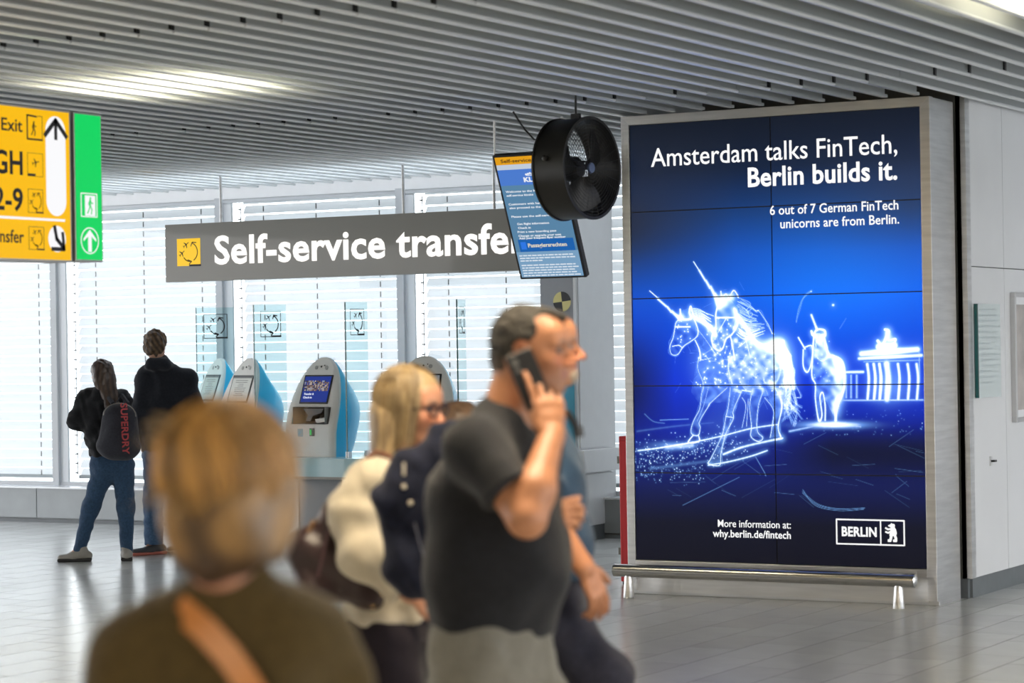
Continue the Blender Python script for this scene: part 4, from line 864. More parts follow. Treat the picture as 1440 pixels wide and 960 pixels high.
def nets(prims, h, disp=None, B=12):
    add = [p for p in prims if not p.sub]
    lo = np.min([p.lo for p in add], 0)-2*h; hi = np.max([p.hi for p in add], 0)+2*h
    n = np.ceil((hi-lo)/(h*B)).astype(int); N = n*B+1; V = np.full(N, 1., np.float32)
    gi = np.stack(np.meshgrid(*[np.arange(B+1)]*3, indexing='ij'), -1).reshape(-1, 3); Rb = h*B*.87
    bi = np.stack(np.meshgrid(*[np.arange(k) for k in n], indexing='ij'), -1).reshape(-1, 3); cen = lo+(bi+.5)*h*B
    D = np.stack([p.f(cen) for p in prims], 1); S_ = np.array([p.sub for p in prims]); Dm = D[:, ~S_].min(1)
    for b, c, dr, dm in zip(bi, cen, D, Dm):
        if dm > Rb*1.35+.03: continue
        sl = tuple(slice(x*B, x*B+B+1) for x in b)
        act = [p for p, dd in zip(prims, dr) if (not p.sub and dd < max(dm, -.0)+2*Rb+.05) or (p.sub and dd < Rb+.05)]
        if dm < -Rb*1.6-.05 and not any(p.sub for p in act): V[sl] = -1; continue
        V[sl] = field(act, lo+(gi+b*B)*h, disp).reshape(B+1, B+1, B+1)
    s = V < 0; c8 = [(i, j, k) for i in (0, 1) for j in (0, 1) for k in (0, 1)]
    sh = tuple(x-1 for x in N); cnt = np.zeros(sh, np.int8)
    for i, j, k in c8: cnt += s[i:i+sh[0], j:j+sh[1], k:k+sh[2]]
    act = np.argwhere((cnt > 0) & (cnt < 8)); idx = np.full(sh, -1, np.int32); idx[tuple(act.T)] = np.arange(len(act))
    cv = np.stack([V[act[:, 0]+i, act[:, 1]+j, act[:, 2]+k] for i, j, k in c8], 1); co = NP(c8, float); P = np.zeros((len(act), 3)); w_ = np.zeros(len(act))
    for a in range(8):
        for b in range(a+1, 8):
            if np.abs(co[a]-co[b]).sum() != 1: continue
            va, vb = cv[:, a], cv[:, b]; m_ = (va < 0) != (vb < 0); t = np.where(m_, va/np.where(m_, va-vb, 1), 0); P += m_[:, None]*(co[a]+(co[b]-co[a])*t[:, None]); w_ += m_
    P = lo+(act+P/w_[:, None])*h; Fs = []
    for ax in range(3):
        o1, o2 = [(1, 2), (2, 0), (0, 1)][ax]; d_ = [0, 0, 0]; d_[ax] = 1
        A = s[:N[0]-d_[0], :N[1]-d_[1], :N[2]-d_[2]]; Bq = s[d_[0]:, d_[1]:, d_[2]:]; e_ = np.argwhere(A != Bq)
        e_ = e_[(e_[:, o1] > 0) & (e_[:, o2] > 0) & (e_[:, o1] < sh[o1]) & (e_[:, o2] < sh[o2])]; ins = A[tuple(e_.T)]
        q = []
        for u_, v_ in ((0, 0), (1, 0), (1, 1), (0, 1)):
            c = e_.copy(); c[:, o1] -= u_; c[:, o2] -= v_; q.append(idx[tuple(c.T)])
        q = np.stack(q, 1); q[~ins] = q[~ins][:, ::-1]; Fs.append(q)
    F_q = np.concatenate(Fs); F_q = F_q[(F_q >= 0).all(1)]
    return P, F_q
def folds(amp, sc, seed=0, dirv=(.3, .2, 1.), sharp=1.):
    r_ = np.random.default_rng(seed); K = [(nrmz(NP(dirv)+r_.normal(size=3)*.5)*sc*r_.uniform(.6, 1.8), r_.uniform(0, 6), r_.normal(size=3)*sc*.5) for _ in range(5)]
    def f(X):
        d = 0
        for k_, ph, k2 in K: d = d+np.sin(X @ k_+ph+1.6*np.sin(X @ k2+ph*2))
        return amp*d/3
    return f
class Fig:
    def __init__(s, label, px, D, name='person', cat='person', z0=0.):
        s.base = NP([(px-720)/FPX*D, D, 0.]); p = camxy(s.base[0], s.base[1]); s.root = empty(name, (p.x, p.y, z0), YAW); s.z0 = z0; tag(s.root, label, cat)
    def solid(s, name, prims, h, m, parent=None, disp=None, col=None, relax=1):
        P, F_q = nets(prims, h, disp)
        me = bpy.data.meshes.new(name); me.vertices.add(len(P)); Q = (P-s.base)-NP([0, 0, s.z0]); me.vertices.foreach_set('co', Q.ravel())
        me.loops.add(F_q.size); me.loops.foreach_set('vertex_index', F_q.ravel().astype(np.int32)); me.polygons.add(len(F_q)); me.polygons.foreach_set('loop_start', np.arange(0, F_q.size, 4, dtype=np.int32)); me.update(calc_edges=True)
        if col is not None:
            c = np.ones((len(P), 4), np.float32); c[:, :3] = col(P); a = me.color_attributes.new('colour', 'FLOAT_COLOR', 'POINT'); a.data.foreach_set('color', c.ravel())
        me.shade_smooth(); return link(name, me, m, parent or s.root)
    def mb(s, mb, name, m, parent=None, **k):
        mb.v = [tuple(NP(v)-s.base-NP([0, 0, s.z0])) for v in mb.v]; return mb.build(name, m, parent or s.root, **k)
def J(px, py, D): p = atD(px, py, D); return NP([p.dot(R_), D, p.z])
def mixc(a, b, t): t = np.clip(t, 0, 1)[:, None]; return a*(1-t)+NP(b)*t
def bump_(x, c, w_): return np.exp(-((x-c)/w_)**2)
class Head:
    def __init__(s, c, f, up=(0, 0, 1), sc=1.):
        s.c = NP(c, float); s.f = nrmz(f); up = NP(up, float); s.u = nrmz(up-s.f*(up@s.f)); s.l = np.cross(s.u, s.f); s.s = sc
    def P(s, x, y, z): return s.c+s.s*(x*s.f+y*s.l+z*s.u)
    def Q(s, X): return (X-s.c) @ np.stack([s.f, s.l, s.u], 1)/s.s
    def e(s, c, r, k=.02, sub=False, tilt=0.):
        f = s.f*math.cos(tilt)+s.u*math.sin(tilt); return ell(s.P(*c), NP(r)*s.s, f, s.u*math.cos(tilt)-s.f*math.sin(tilt), k*s.s, sub)
    def cp(s, a, b, ra, rb=None, k=.012, sub=False): return ec(s.P(*a), s.P(*b), ra*s.s, (rb or ra)*s.s, k=k*s.s, sub=sub)
    def prims(s, jaw=1., nose=1.):
        e, cp = s.e, s.cp; L = [e((-.012, 0, .036), (.094, .074, .082)), e((-.03, 0, .0), (.075, .068, .07), .03), e((.030, 0, -.020), (.058, .060*jaw, .078), .03), e((.062, 0, .045), (.028, .050, .035), .03),
            cp((-.01, .052*jaw, -.045), (.06, .018, -.088), .016, .016, .03), cp((-.01, -.052*jaw, -.045), (.06, -.018, -.088), .016, .016, .03), e((.070, 0, -.092), (.018, .020, .016), .02), e((.072, 0, -.055), (.020, .026, .028), .02),
            cp((.083, .012, .026), (.074, .046, .022), .009, .008, .014), cp((.083, -.012, .026), (.074, -.046, .022), .009, .008, .014),
            e((.058, .040, -.022), (.026, .020, .022), .02), e((.058, -.040, -.022), (.026, .020, .022), .02),
            cp((.084, 0, .016), (.106*nose, 0, -.022), .0065, .0095, .012), e((.108*nose, 0, -.026), (.012, .011, .010), .008), e((.098, .012, -.030), (.011, .007, .007), .007), e((.098, -.012, -.030), (.011, .007, .007), .007),
            cp((.091, .0, -.049), (.080, .020, -.054), .0058, .0035, .006), cp((.091, .0, -.049), (.080, -.020, -.054), .0058, .0035, .006), cp((.089, 0, -.062), (.079, .018, -.058), .0068, .004, .006), cp((.089, 0, -.062), (.079, -.018, -.058), .0068, .004, .006),
            cp((.094, .016, -.0555), (.094, -.016, -.0555), .0022, .0022, .003, True)]
        for y in (1, -1):
            L += [e((.096, y*.031, .006), (.020, .017, .011), .012, True), e((.0755, y*.031, .006), (.0125, .0135, .0135), .004), cp((.087, y*.018, .0145), (.082, y*.045, .0135), .0045, .004, .006), cp((.085, y*.020, -.003), (.081, y*.042, -.002), .004, .004, .006),
                  ell(s.P(-.012, y*.073, -.004), NP([.018, .007, .031])*s.s, s.f+s.l*y*.45, s.u-.2*s.f, .008*s.s), ell(s.P(-.006, y*.082, -.002), NP([.009, .006, .018])*s.s, s.f+s.l*y*.4, s.u-.2*s.f, .006*s.s, True)]
        return L
    def neck(s, base, r=.058, k=.03): return [ec(s.P(-.030, 0, -.045), base, r*s.s, r*s.s*1.08, k=k)]
    def skincol(s, base, lip=(.42, .13, .10), brow=(.10, .06, .035), stub=0., stubc=(.12, .09, .07), red=.5, scalp=None):
        b = NP(base, float)
        def f(X):
            q = s.Q(X); x, y, z = q.T; near = (np.abs(z) < .16) & (np.abs(x) < .2) & (np.abs(y) < .12); c = np.tile(b, (len(X), 1))
            c = mixc(c, b*NP([1.12, .74, .66]), near*red*(bump_(z, -.022, .025)*bump_(np.abs(y), .042, .02)*(x > .03)+bump_(x, .108, .02)*bump_(z, -.025, .02)+bump_(np.abs(y), .08, .012)*bump_(x, -.01, .03)))
            if stub: c = mixc(c, NP(stubc), near*stub*np.clip((-.028-z)/.015, 0, 1)*np.clip((x+.02)/.03, 0, 1)*(z > -.12))
            c = mixc(c, NP(lip), near*(x > .074)*bump_(z, -.056, .0085)*np.clip((.026-np.abs(y))/.006, 0, 1))
            c = mixc(c, NP(brow), near*(x > .05)*.9*bump_(z, .026+.004*np.clip(1-np.abs(np.abs(y)-.03)/.02, 0, 1), .0042)*np.clip((.05-np.abs(y))/.006, 0, 1)*np.clip((np.abs(y)-.010)/.005, 0, 1))
            c = mixc(c, b*.45, near*(x > .07)*.5*bump_(z, .013, .004)*bump_(np.abs(y), .031, .014))
            return c
        return f
    def eyes(s, fig, parent, iris=(.10, .07, .04)):
        for y in (1, -1):
            c = s.P(.0750, y*.031, .006); ax = nrmz(s.f+s.l*y*.03); r = .0125*s.s; mb = MB(); pr = [(max(1e-4, r*math.sin(a)), r*math.cos(a)) for a in np.linspace(.0, E_, 14)]
            mb.lathe(pr, c, ax, 16, close=False); cc = len(mb.f); mb.mi = [2 if (i//16) < 1 else (1 if (i//16) < 2 else 0) for i in range(cc)]
            fig.mb(mb, 'eye', [mat('eye_white', (.16, .13, .12), .5), mat('iris_brown', iris, .15), BLACK], parent, smooth=True)
def hand(W, h, n, t, curl=(.5, .5, .5, .5), sc=1., thumb=(.6, .8, -.25), tc=.4, spread=.06, k=.006):
    """W wrist; h towards the fingers, n back of the hand, t thumb side"""
    W = NP(W, float); h = nrmz(h); n = NP(n, float); n = nrmz(n-h*(n@h)); t = NP(t, float); t = nrmz(t-h*(t@h)-n*(t@n)); P = []
    P.append(ec(W-h*.01*sc, W+h*.045*sc, (.027*sc, .019*sc), (.036*sc, .016*sc), t, .015)); P.append(ec(W+h*.04*sc, W+h*.082*sc, (.036*sc, .015*sc), (.039*sc, .011*sc), t, .012))
    for i in range(4):
        o = W+(h*(.088-.004*abs(i-1.2)*1.4)+t*(.030-.0205*i))*sc; d = nrmz(h+t*spread*(1.5-i)); up = n; l_ = [1., 1.1, 1.03, .82][i]*sc; a = 0
        P.append(ec(o-h*.02*sc, o, .0088*sc, .0098*sc, k=.008))
        for j, (L_, r0, r1, f_) in enumerate(((.042, .0093, .0083, .9), (.026, .0083, .0074, 1.1), (.021, .0074, .0062, .8))):
            ang = curl[i]*f_; d, up = nrmz(d*math.cos(ang)-up*math.sin(ang)), nrmz(up*math.cos(ang)+d*math.sin(ang)); q = o+d*L_*l_; P.append(ec(o, q, r0*sc, r1*sc, k=.0035)); o = q
    o = W+(h*.022+t*.026)*sc; d = nrmz(h*thumb[0]+t*thumb[1]+n*thumb[2]); q = o+d*.042*sc; P.append(ec(o, q, .015*sc, .0115*sc, k=.012))
    d = nrmz(d+h*tc-t*tc*.4); q2 = q+d*.032*sc; P.append(ec(q, q2, .0108*sc, .0095*sc, k=.004)); d = nrmz(d+h*tc*.6-t*tc*.4); P.append(ec(q2, q2+d*.026*sc, .0095*sc, .0075*sc, k=.004))
    return P
def skinmat(n='skin'): return mat(n, (.5, .3, .2), .48, attr='colour', noise=.07, nscale=40, bump=.06, bscale=180)
def hairmat(n, rough=.42, bump=.5, bs=55, st=(1, 1, .16)): return mat(n, (.2, .1, .05), rough, attr='colour', bump=bump, bscale=bs, stretch=st, noise=.35, nscale=30)
def strands(fig, name, lines, rad, m, cols, parent=None):
    V = []; Fq = []; Cc = []
    for pts, c in zip(lines, cols):
        pts = NP(pts); n = len(pts); t = np.gradient(pts, axis=0); t /= np.linalg.norm(t, axis=1)[:, None]+1e-9; u = np.cross(t, [.3, .5, .8]); u /= np.linalg.norm(u, axis=1)[:, None]+1e-9; v = np.cross(t, u)
        b = len(V)*3; 
        w_ = rad*np.clip(1.15-np.linspace(0, 1, n)**3, .15, 1)[:, None]
        ring = np.stack([pts+(u*math.cos(a)+v*math.sin(a))*w_ for a in (0, 2.09, 4.19)], 1).reshape(-1, 3); b = sum(len(x) for x in V); V.append(ring)
        for i in range(n-1):
            for k in range(3): Fq.append((b+i*3+k, b+i*3+(k+1) % 3, b+i*3+3+(k+1) % 3, b+i*3+3+k))
        Cc.append(np.tile(c, (n*3, 1)))
    V = np.concatenate(V)-fig.base-NP([0, 0, fig.z0]); me = bpy.data.meshes.new(name); me.from_pydata(V.tolist(), [], Fq); a = me.color_attributes.new('colour', 'FLOAT_COLOR', 'POINT'); cc = np.ones((len(V), 4), np.float32); cc[:, :3] = np.concatenate(Cc); a.data.foreach_set('color', cc.ravel())
    me.shade_smooth(); o = link(name, me, m, parent or fig.root); tag(o, kind='stuff'); return o
SK = skinmat()
def cloth(name, col, noise=.12, bump=.25, bs=300, rough=.85, **k): return mat(name, col, rough, noise=noise, nscale=60, bump=bump, bscale=bs, spec=.2, sheen=.12, **k)
Z3 = NP([0, 0, 1.])
def shoe(fig, toe_dir, ankle, L_, m, sole, parent=None, h=.006, zb=0.0):
    d = nrmz([toe_dir[0], toe_dir[1], 0]); a = NP([ankle[0], ankle[1], zb]); s = []
    s += [ec(a-d*.055+Z3*.045, a+d*.06+Z3*.045, (.036, .036), (.040, .032), np.cross(Z3, d), .03), ec(a+d*.05+Z3*.038, a+d*(L_-.09)+Z3*.032, (.044, .030), (.042, .024), np.cross(Z3, d), .03), ec(a-d*.005+Z3*.06, a-d*.005+Z3*.10, .043, .046, k=.03)]
    o = fig.solid('shoe', s, h, m, parent); q = [rbox(a+d*((L_-.15)/2)+Z3*.014, (L_*.5+.01, .046, .014), d, Z3, .013, .01)]; fig.solid('sole', q, h, sole, o); return o
# ================================================================== man on the phone
def man_on_phone():
    D = 6.10; F = Fig('heavy-set dark-haired man in a black t-shirt holding a phone to his ear', 700, D)
    fw = nrmz([.93, -.37, 0]); lf = np.cross(Z3, fw); H = Head(J(749, 494, D), nrmz([.95, -.30, -.05]), sc=.975)
    nb = J(708, 588, D); ch = J(694, 690, D); be = J(699, 795, D); pe = J(690, 905, D)
    rs = nb-lf*.185+NP([-.01, 0, -.05]); ls = nb+lf*.185+NP([0, 0, -.05])
    el = J(741, 728, D-.30); wr = J(776, 612, D-.17)
    lel = J(740, 755, D+.22); lwr = J(762, 738, D+.06)
    hpR, hpL = pe-lf*.09-Z3*.04, pe+lf*.09-Z3*.04
    knR, knL = hpR+NP([-.06, 0, -.42]), hpL+NP([.20, 0, -.38]); anR, anL = knR+NP([-.22, 0, -.34]), knL+NP([.06, 0, -.44]); anR[2] = .10; anL[2] = .09
    body = [ec(pe, be, (.13, .165), (.145, .165), fw, .06), ec(be, ch, (.15, .165), (.125, .175), fw, .08), ec(ch, nb-Z3*.06, (.125, .175), (.075, .12), fw, .06), ec(rs-Z3*.025, ls-Z3*.025, .042, .042, k=.04)]
    body += H.prims(jaw=1.08)+H.neck(nb-Z3*.02+fw*.0, .064, .035)
    arm = [ec(rs+NP([.015, 0, -.03]), el, .044, .047, k=.03), ec(el, J(752, 690, D-.27), .046, .048, k=.02), ec(J(752, 690, D-.27), wr, .047, (.030), k=.03)]
    hd_ = hand(wr, J(768, 545, D-.135)-wr, NP([.25, -1, 0]), NP([-1, -.1, .1]), curl=(.10, .42, .75, .85), thumb=(.8, .2, -.65), tc=.2, spread=.12, sc=1.0)
    arm += hd_
    larm = [ec(ls-Z3*.03, lel, .044, .045, k=.03), ec(lel, lwr, .045, .03, k=.02)]+hand(lwr, J(790, 722, D+.02)-lwr, NP([.3, -.8, .5]), NP([.1, .5, .9]), curl=(1.1, 1.1, 1.1, 1.1), thumb=(.8, .3, -.5), spread=.02, sc=.95)
    legs = []
    for a, b, c in ((hpR, knR, anR), (hpL, knL, anL)): legs += [ec(a, b, .088, .058, k=.04), ec(b, c, .056, .042, k=.03), ec(c, c+fw*.14-Z3*.05, .035, .03, k=.03)]
    sc_ = H.skincol((.42, .185, .09), lip=(.30, .10, .07), brow=(.07, .045, .03), stub=.35, stubc=(.20, .12, .085), red=.55)
    F.solid('body', body+arm+larm+legs, .0046, SK, col=sc_)
    H.eyes(F, F.root)
    # short receding hair
    hair = [H.e((-.020, 0, .036), (.094, .079, .088), .01), H.e((-.046, 0, -.015), (.066, .072, .085), .02), H.e((.045, 0, .088), (.045, .042, .022), .02), H.e((.084, 0, -.008), (.066, .105, .078), .014, True), H.e((.070, .048, .075), (.044, .034, .034), .014, True), H.e((.070, -.048, .075), (.044, .034, .034), .014, True), H.e((-.002, .085, -.020), (.018, .03, .026), .01, True), H.e((-.002, -.085, -.020), (.018, .03, .026), .01, True)]
    def hc(X): q = H.Q(X); c = np.tile(NP([.030, .026, .020]), (len(X), 1)); return mixc(c, (.15, .095, .065), np.clip((-.005-q[:, 2])/.06, 0, 1)*.8)
    F.solid('hair', hair, .004, hairmat('short_dark_hair', .75, .6, 160, (1, 1, 1)), disp=folds(.0022, 160, 3), col=hc)
    # t-shirt
    TEE = cloth('black_heather_jersey', (.011, .012, .015), .25, .3, 260)
    def sl(a, b, t0): n = nrmz(b-a); return [(a+(b-a)*t0, n)]
    up = nrmz(el-rs)
    shirt = [ec(pe+Z3*.02, be, (.152, .185), (.168, .185), fw, .06, cut=[(pe+Z3*.030, -nrmz([.06, 0, 1]))]), ec(be, ch, (.168, .185), (.140, .192), fw, .08), ec(ch, nb-Z3*.055, (.140, .192), (.092, .140), fw, .06), ec(rs-Z3*.02, ls-Z3*.02, .066, .066, k=.05), ec(nb-Z3*.045, nb-Z3*.015, .082, .074, k=.04),
             ec(nb-Z3*.045, rs+NP([.01, 0, -.03]), .050, .062, k=.04), ec(nb-Z3*.045, ls-Z3*.03, .050, .062, k=.04), ec(rs+NP([.012, 0, -.02]), rs+(el-rs)*.86, .066, .080, k=.05, cut=sl(rs, el, .70)), ec(ls, ls+(lel-ls)*.8, .074, .07, k=.045, cut=sl(ls, lel, .66))]
    neckcut = ell(nb+fw*.035+Z3*.030, (.078, .074, .058), fw+Z3*-.55, Z3, .008, True)
    shirt.append(neckcut)
    F.solid('t_shirt', shirt, .0058, TEE, disp=folds(.010, 24, 5, (.5, .3, .9)))
    PANT = cloth('grey_khaki_cotton', (.17, .165, .14), .12, .2, 200)
    pants = [ec(pe-Z3*.02, pe+Z3*.04, (.150, .182), (.150, .180), fw, .05, cut=[(pe+Z3*.07, Z3)])]
    for a, b, c in ((hpR, knR, anR), (hpL, knL, anL)): pants += [ec(a, b, .112, .085, k=.05), ec(b, c, .084, .062, k=.04, cut=[(c+Z3*.0, -Z3)])]
    F.solid('trousers', pants, .0065, PANT, disp=folds(.007, 30, 8, (.6, .2, .8)))
    for a, d_ in ((anR, fw), (anL, fw)): shoe(F, d_, a, .29, mat('brown_leather_shoe', (.10, .06, .035), .4), mat('dark_rubber', (.03, .03, .03), .7))
    # the phone
    pc = J(744, 533, D-.115); pd = nrmz(J(768, 590, D-.11)-J(729, 500, D-.085)); G = Fig('black smartphone held to the ear of the man in the black t-shirt', 744, D, 'smartphone', 'phone', z0=float(pc[2]-.07))
    nf = nrmz(NP([.18, -1, .05])); G.solid('phone_case', [rbox(pc, (.074, .0055, .036), pd, np.cross(pd, nf), .005)], .0025, BLACK)
    q = pc-pd*.050+nf*.0062+np.cross(pd, nf)*.018; mb = MB(); mb.lathe([(.001, .002), (.008, .002), (.009, 0), (.001, 0)], q, nf, 14); mb2 = MB(); mb2.lathe([(.001, .002), (.006, .002), (.007, 0), (.001, 0)], q+pd*.02, nf, 14)
    G.mb(mb, 'camera_lens', DKSTEEL); G.mb(mb2, 'camera_lens', DKSTEEL)
man_on_phone()
# ================================================================== blonde woman with glasses
def blonde_woman():
    D = 6.95; F = Fig('blonde woman with dark-rimmed glasses and a cream blouse walking to the right', 560, D)
    fw = nrmz([.92, -.39, 0]); lf = np.cross(Z3, fw); H = Head(J(578, 576, D), nrmz([.88, -.47, -.06]), sc=.97)
    nb = J(558, 652, D); ch = J(545, 730, D); wa = J(545, 805, D); pe = J(548, 885, D)
    rs = nb-lf*.16+NP([0, 0, -.045]); ls = nb+lf*.16+NP([0, 0, -.045]); el = J(509, 775, D-.22); wr = J(578, 836, D-.24); lel = J(585, 775, D+.2); lwr = J(640, 800, D+.1)
    hpR, hpL = pe-lf*.08-Z3*.04, pe+lf*.08-Z3*.04; knR = hpR+NP([.14, 0, -.36]); knL = hpL+NP([-.08, 0, -.38]); anR = knR+NP([.02, 0, 0]); anL = knL+NP([-.2, 0, 0]); anR[2] = .09; anL[2] = .10
    body = [ec(pe, wa, (.105, .15), (.09, .12), fw, .06), ec(wa, ch, (.09, .12), (.10, .14), fw, .06), ec(ch, nb-Z3*.05, (.095, .14), (.06, .10), fw, .06), ec(rs, ls, .045, .045, k=.05)]+H.prims(.94, .97)+H.neck(nb-Z3*.02, .05)
    body += [ec(rs, el, .045, .037, k=.03), ec(el, wr, .036, .024, k=.02), ec(ls, lel, .045, .037, k=.03), ec(lel, lwr, .036, .024, k=.02)]
    body += hand(wr, NP([1, -.1, -.15]), NP([0, -.6, .8]), NP([0, -.7, -.2]), curl=(.7, .8, .8, .8), sc=.9)+hand(lwr, NP([1, 0, -.2]), NP([0, .6, .8]), NP([0, -.7, .3]), curl=(.6, .6, .6, .6), sc=.9)
    for a, b, c in ((hpR, knR, anR), (hpL, knL, anL)): body += [ec(a, b, .075, .05, k=.04), ec(b, c, .048, .036, k=.03), ec(c, c+fw*.13-Z3*.05, .03, .026, k=.03)]
    F.solid('body', body, .005, SK, col=H.skincol((.48, .23, .135), lip=(.40, .10, .09), brow=(.22, .13, .07), red=.5))
    H.eyes(F, F.root)
    # glasses
    mb = MB()
    for y in (1, -1):
        rim = [H.P(.097-.10*max(0, abs(y*.0315+.026*math.cos(a))-.03), y*.0315+.0255*math.cos(a), .004+.019*math.sin(a)*(1.05 if math.sin(a) > 0 else 1)) for a in np.linspace(0, 2*E_, 21)]
        mb.tube(rim, .0028, 6, cap=False); mb.tube([H.P(.094, y*.057, .010), H.P(.088, y*.070, .010), H.P(.0, y*.078, .006), H.P(-.02, y*.078, -.004)], .0024, 6)
    mb.tube([H.P(.099, .008, .008), H.P(.101, 0, .010), H.P(.099, -.008, .008)], .0024, 6); g = F.mb(mb, 'glasses', mat('dark_tortoise_frame', (.02, .016, .03), .25))
    mb = MB()
    for y in (1, -1):
        mb2 = MB(); mb2.add([H.P(.0965, y*.0315, .004)]+[H.P(.097-.10*max(0, abs(y*.0315+.0245*math.cos(a))-.03), y*.0315+.0245*math.cos(a), .004+.018*math.sin(a)) for a in np.linspace(0, 2*E_, 20, endpoint=False)], [(0, 1+i, 1+(i+1) % 20) for i in range(20)]); F.mb(mb2, 'lens', glassmat('spectacle_lens', (.95, .96, .97)), g)
    # hair
    hair = [H.e((-.014, 0, .040), (.104, .086, .092), .01), H.e((-.050, 0, -.02), (.070, .082, .10), .03), ec(H.P(-.035, -.055, -.02), H.P(-.040, -.075, -.165), (.052, .030), (.030, .022), H.f, .03), ec(H.P(-.035, .055, -.02), H.P(-.03, .075, -.165), (.052, .030), (.030, .022), H.f, .03), ec(H.P(-.075, 0, -.02), H.P(-.085, 0, -.15), (.035, .075), (.022, .075), H.f, .03),
            H.e((.086, 0, -.008), (.070, .115, .080), .012, True), H.e((.05, 0, -.12), (.072, .07, .07), .02, True)]
    rg = np.random.default_rng(4)
    def hc(X):
        q = H.Q(X); a = np.arctan2(q[:, 1], q[:, 0]); s_ = .5+.5*np.sin(a*19+np.sin(q[:, 2]*30)*1.5); c = np.tile(NP([.34, .24, .12]), (len(X), 1)); c = mixc(c, (.13, .085, .05), s_*.75*np.clip((.08-q[:, 2])/.1, .15, 1)); return mixc(c, (.55, .43, .25), .4*(np.sin(a*31+2) > .5))
    F.solid('hair', hair, .005, hairmat('blonde_hair', .42), disp=folds(.003, 60, 3, (1, 1, .12)), col=hc)
    L_ = []; Cl = []
    for i in range(900):
        ph = rg.uniform(.32*E_, 1.68*E_) if i % 5 else rg.choice([-1, 1])*rg.uniform(.24, .34)*E_; ph = ph if ph > 0 else 2*E_+ph; rr = rg.uniform(.99, 1.045); pts = []; hang = rg.uniform(.12, .185); jit = rg.normal()*.08
        for t in np.linspace(.12, 1, 9):
            th = t*1.62; x_ = -.014+.108*math.cos(ph+jit*(1-t))*math.sin(th)*rr; y_ = .090*math.sin(ph+jit*(1-t))*math.sin(th)*rr; z_ = .038+.096*math.cos(th)*rr; pts.append(H.P(x_, y_, z_))
        e_ = (x_, y_, z_)
        for t in (.25, .5, .75, 1): pts.append(H.P(e_[0]*(1-.12*t)-.012*t+rg.normal()*.0015, e_[1]*(1-.10*t)+.004*math.sin(t*3+ph*4), e_[2]-hang*t))
        L_.append(pts); b_ = rg.random(); Cl.append(NP([.44, .32, .15])*b_+NP([.15, .10, .06])*(1-b_) if rg.random() < .82 else NP([.62, .50, .32]))
    strands(F, 'hair_strands', L_, .0011, hairmat('blonde_hair'), Cl)
    CR = cloth('cream_blouse_cotton', (.50, .45, .35), .05, .12, 200); so = J(478, 752, D-.22)
    bl = [ec(pe+Z3*.03, wa, (.125, .165), (.11, .14), fw, .06, cut=[(pe+Z3*.03, -Z3)]), ec(wa, ch, (.112, .145), (.118, .155), fw, .06), ec(ch, nb-Z3*.055, (.112, .155), (.075, .115), fw, .06), ec(rs, ls, .06, .06, k=.05),
          ec(rs, J(502, 720, D-.16), .064, .075, k=.05), ec(J(502, 715, D-.16), J(512, 778, D-.20), .078, .070, k=.04), ec(el, wr-NP([.03, 0, 0]), .062, .038, k=.04, cut=[(wr-NP([.03, 0, 0]), nrmz(wr-el))]), ec(ls, lel, .062, .06, k=.05), ec(lel, lwr, .055, .035, k=.04, cut=[(lwr-(lwr-lel)*.1, nrmz(lwr-lel))]),
          ell(nb+fw*.05+Z3*.01, (.055, .06, .06), fw, Z3, .01, True)]
    tail = [ec(J(575, 845, D-.13), J(583, 872, D-.13), (.05, .02), (.022, .012), (1, 0, 0), .02)]
    F.solid('blouse', bl+tail, .006, CR, disp=folds(.0065, 36, 15, (.2, .2, 1)))
    TR = cloth('dark_plum_trousers', (.014, .010, .015), .1, .15)
    pt = [ec(pe-Z3*.02, pe+Z3*.07, (.122, .168), (.115, .15), fw, .05, cut=[(pe+Z3*.09, Z3)])]
    for a, b, c in ((hpR, knR, anR), (hpL, knL, anL)): pt += [ec(a, b, .098, .075, k=.05), ec(b, c, .074, .065, k=.04)]
    F.solid('trousers', pt, .007, TR, disp=folds(.005, 30, 9)); 
    for a in (anR, anL): shoe(F, fw, a, .25, BLACK, mat('dark_rubber', (.03, .03, .03), .7))
    # handbag
    B = Fig('large dark brown leather handbag hanging from the shoulder of the blonde woman with glasses', 470, D, 'handbag', 'handbag', z0=.55)
    LB = mat('dark_plum_leather', (.030, .014, .016), .42, noise=.25, nscale=9, bump=.2, bscale=60)
    DB = D-.10; 
    c0, c1, c2, c3, c4 = J(476, 700, DB), J(404, 778, DB), J(438, 822, DB), J(530, 842, DB), J(556, 826, DB); mid_ = (c1+c3)/2; 
    bag = [ec(c1+NP([.03, 0, 0]), c2, (.022, .05), (.025, .08), None, .05), ec(c2, c3, (.03, .075), (.03, .075), (0, 0, 1), .06), ec(J(440, 772, DB), J(520, 812, DB), (.055, .075), (.05, .08), (0, 0, 1), .07), ec(J(472, 712, DB), J(455, 765, DB), (.015, .03), (.06, .07), (1, 0, 0), .06), ec(J(480, 715, DB), J(535, 800, DB), (.015, .03), (.05, .07), (1, 0, 0), .06), ec(J(420, 775, DB), J(470, 725, DB), (.02, .05), (.015, .04), (1, 0, 0), .05)]
    B.solid('bag_body', bag, .006, LB, disp=folds(.005, 40, 2, (1, 0, .3)))
    B.solid('bag_highlight', [ec(J(424, 775, DB-.05), J(440, 735, DB-.045), (.014, .02), (.008, .014), (1, 0, 0), .03), ec(J(424, 775, DB-.05), J(434, 800, DB-.064), (.014, .02), (.010, .014), (1, 0, 0), .03)], .004, mat('tan_highlight', (.16, .09, .045), .8))  # highlight on the dark leather, put in as a raised tan patch
    B.mb(MB().tube([J(478, 698, DB-.08), J(462, 745, DB-.085), J(447, 812, DB-.09)], .004, 6), 'seam', mat('bag_seam', (.10, .05, .06), .5))
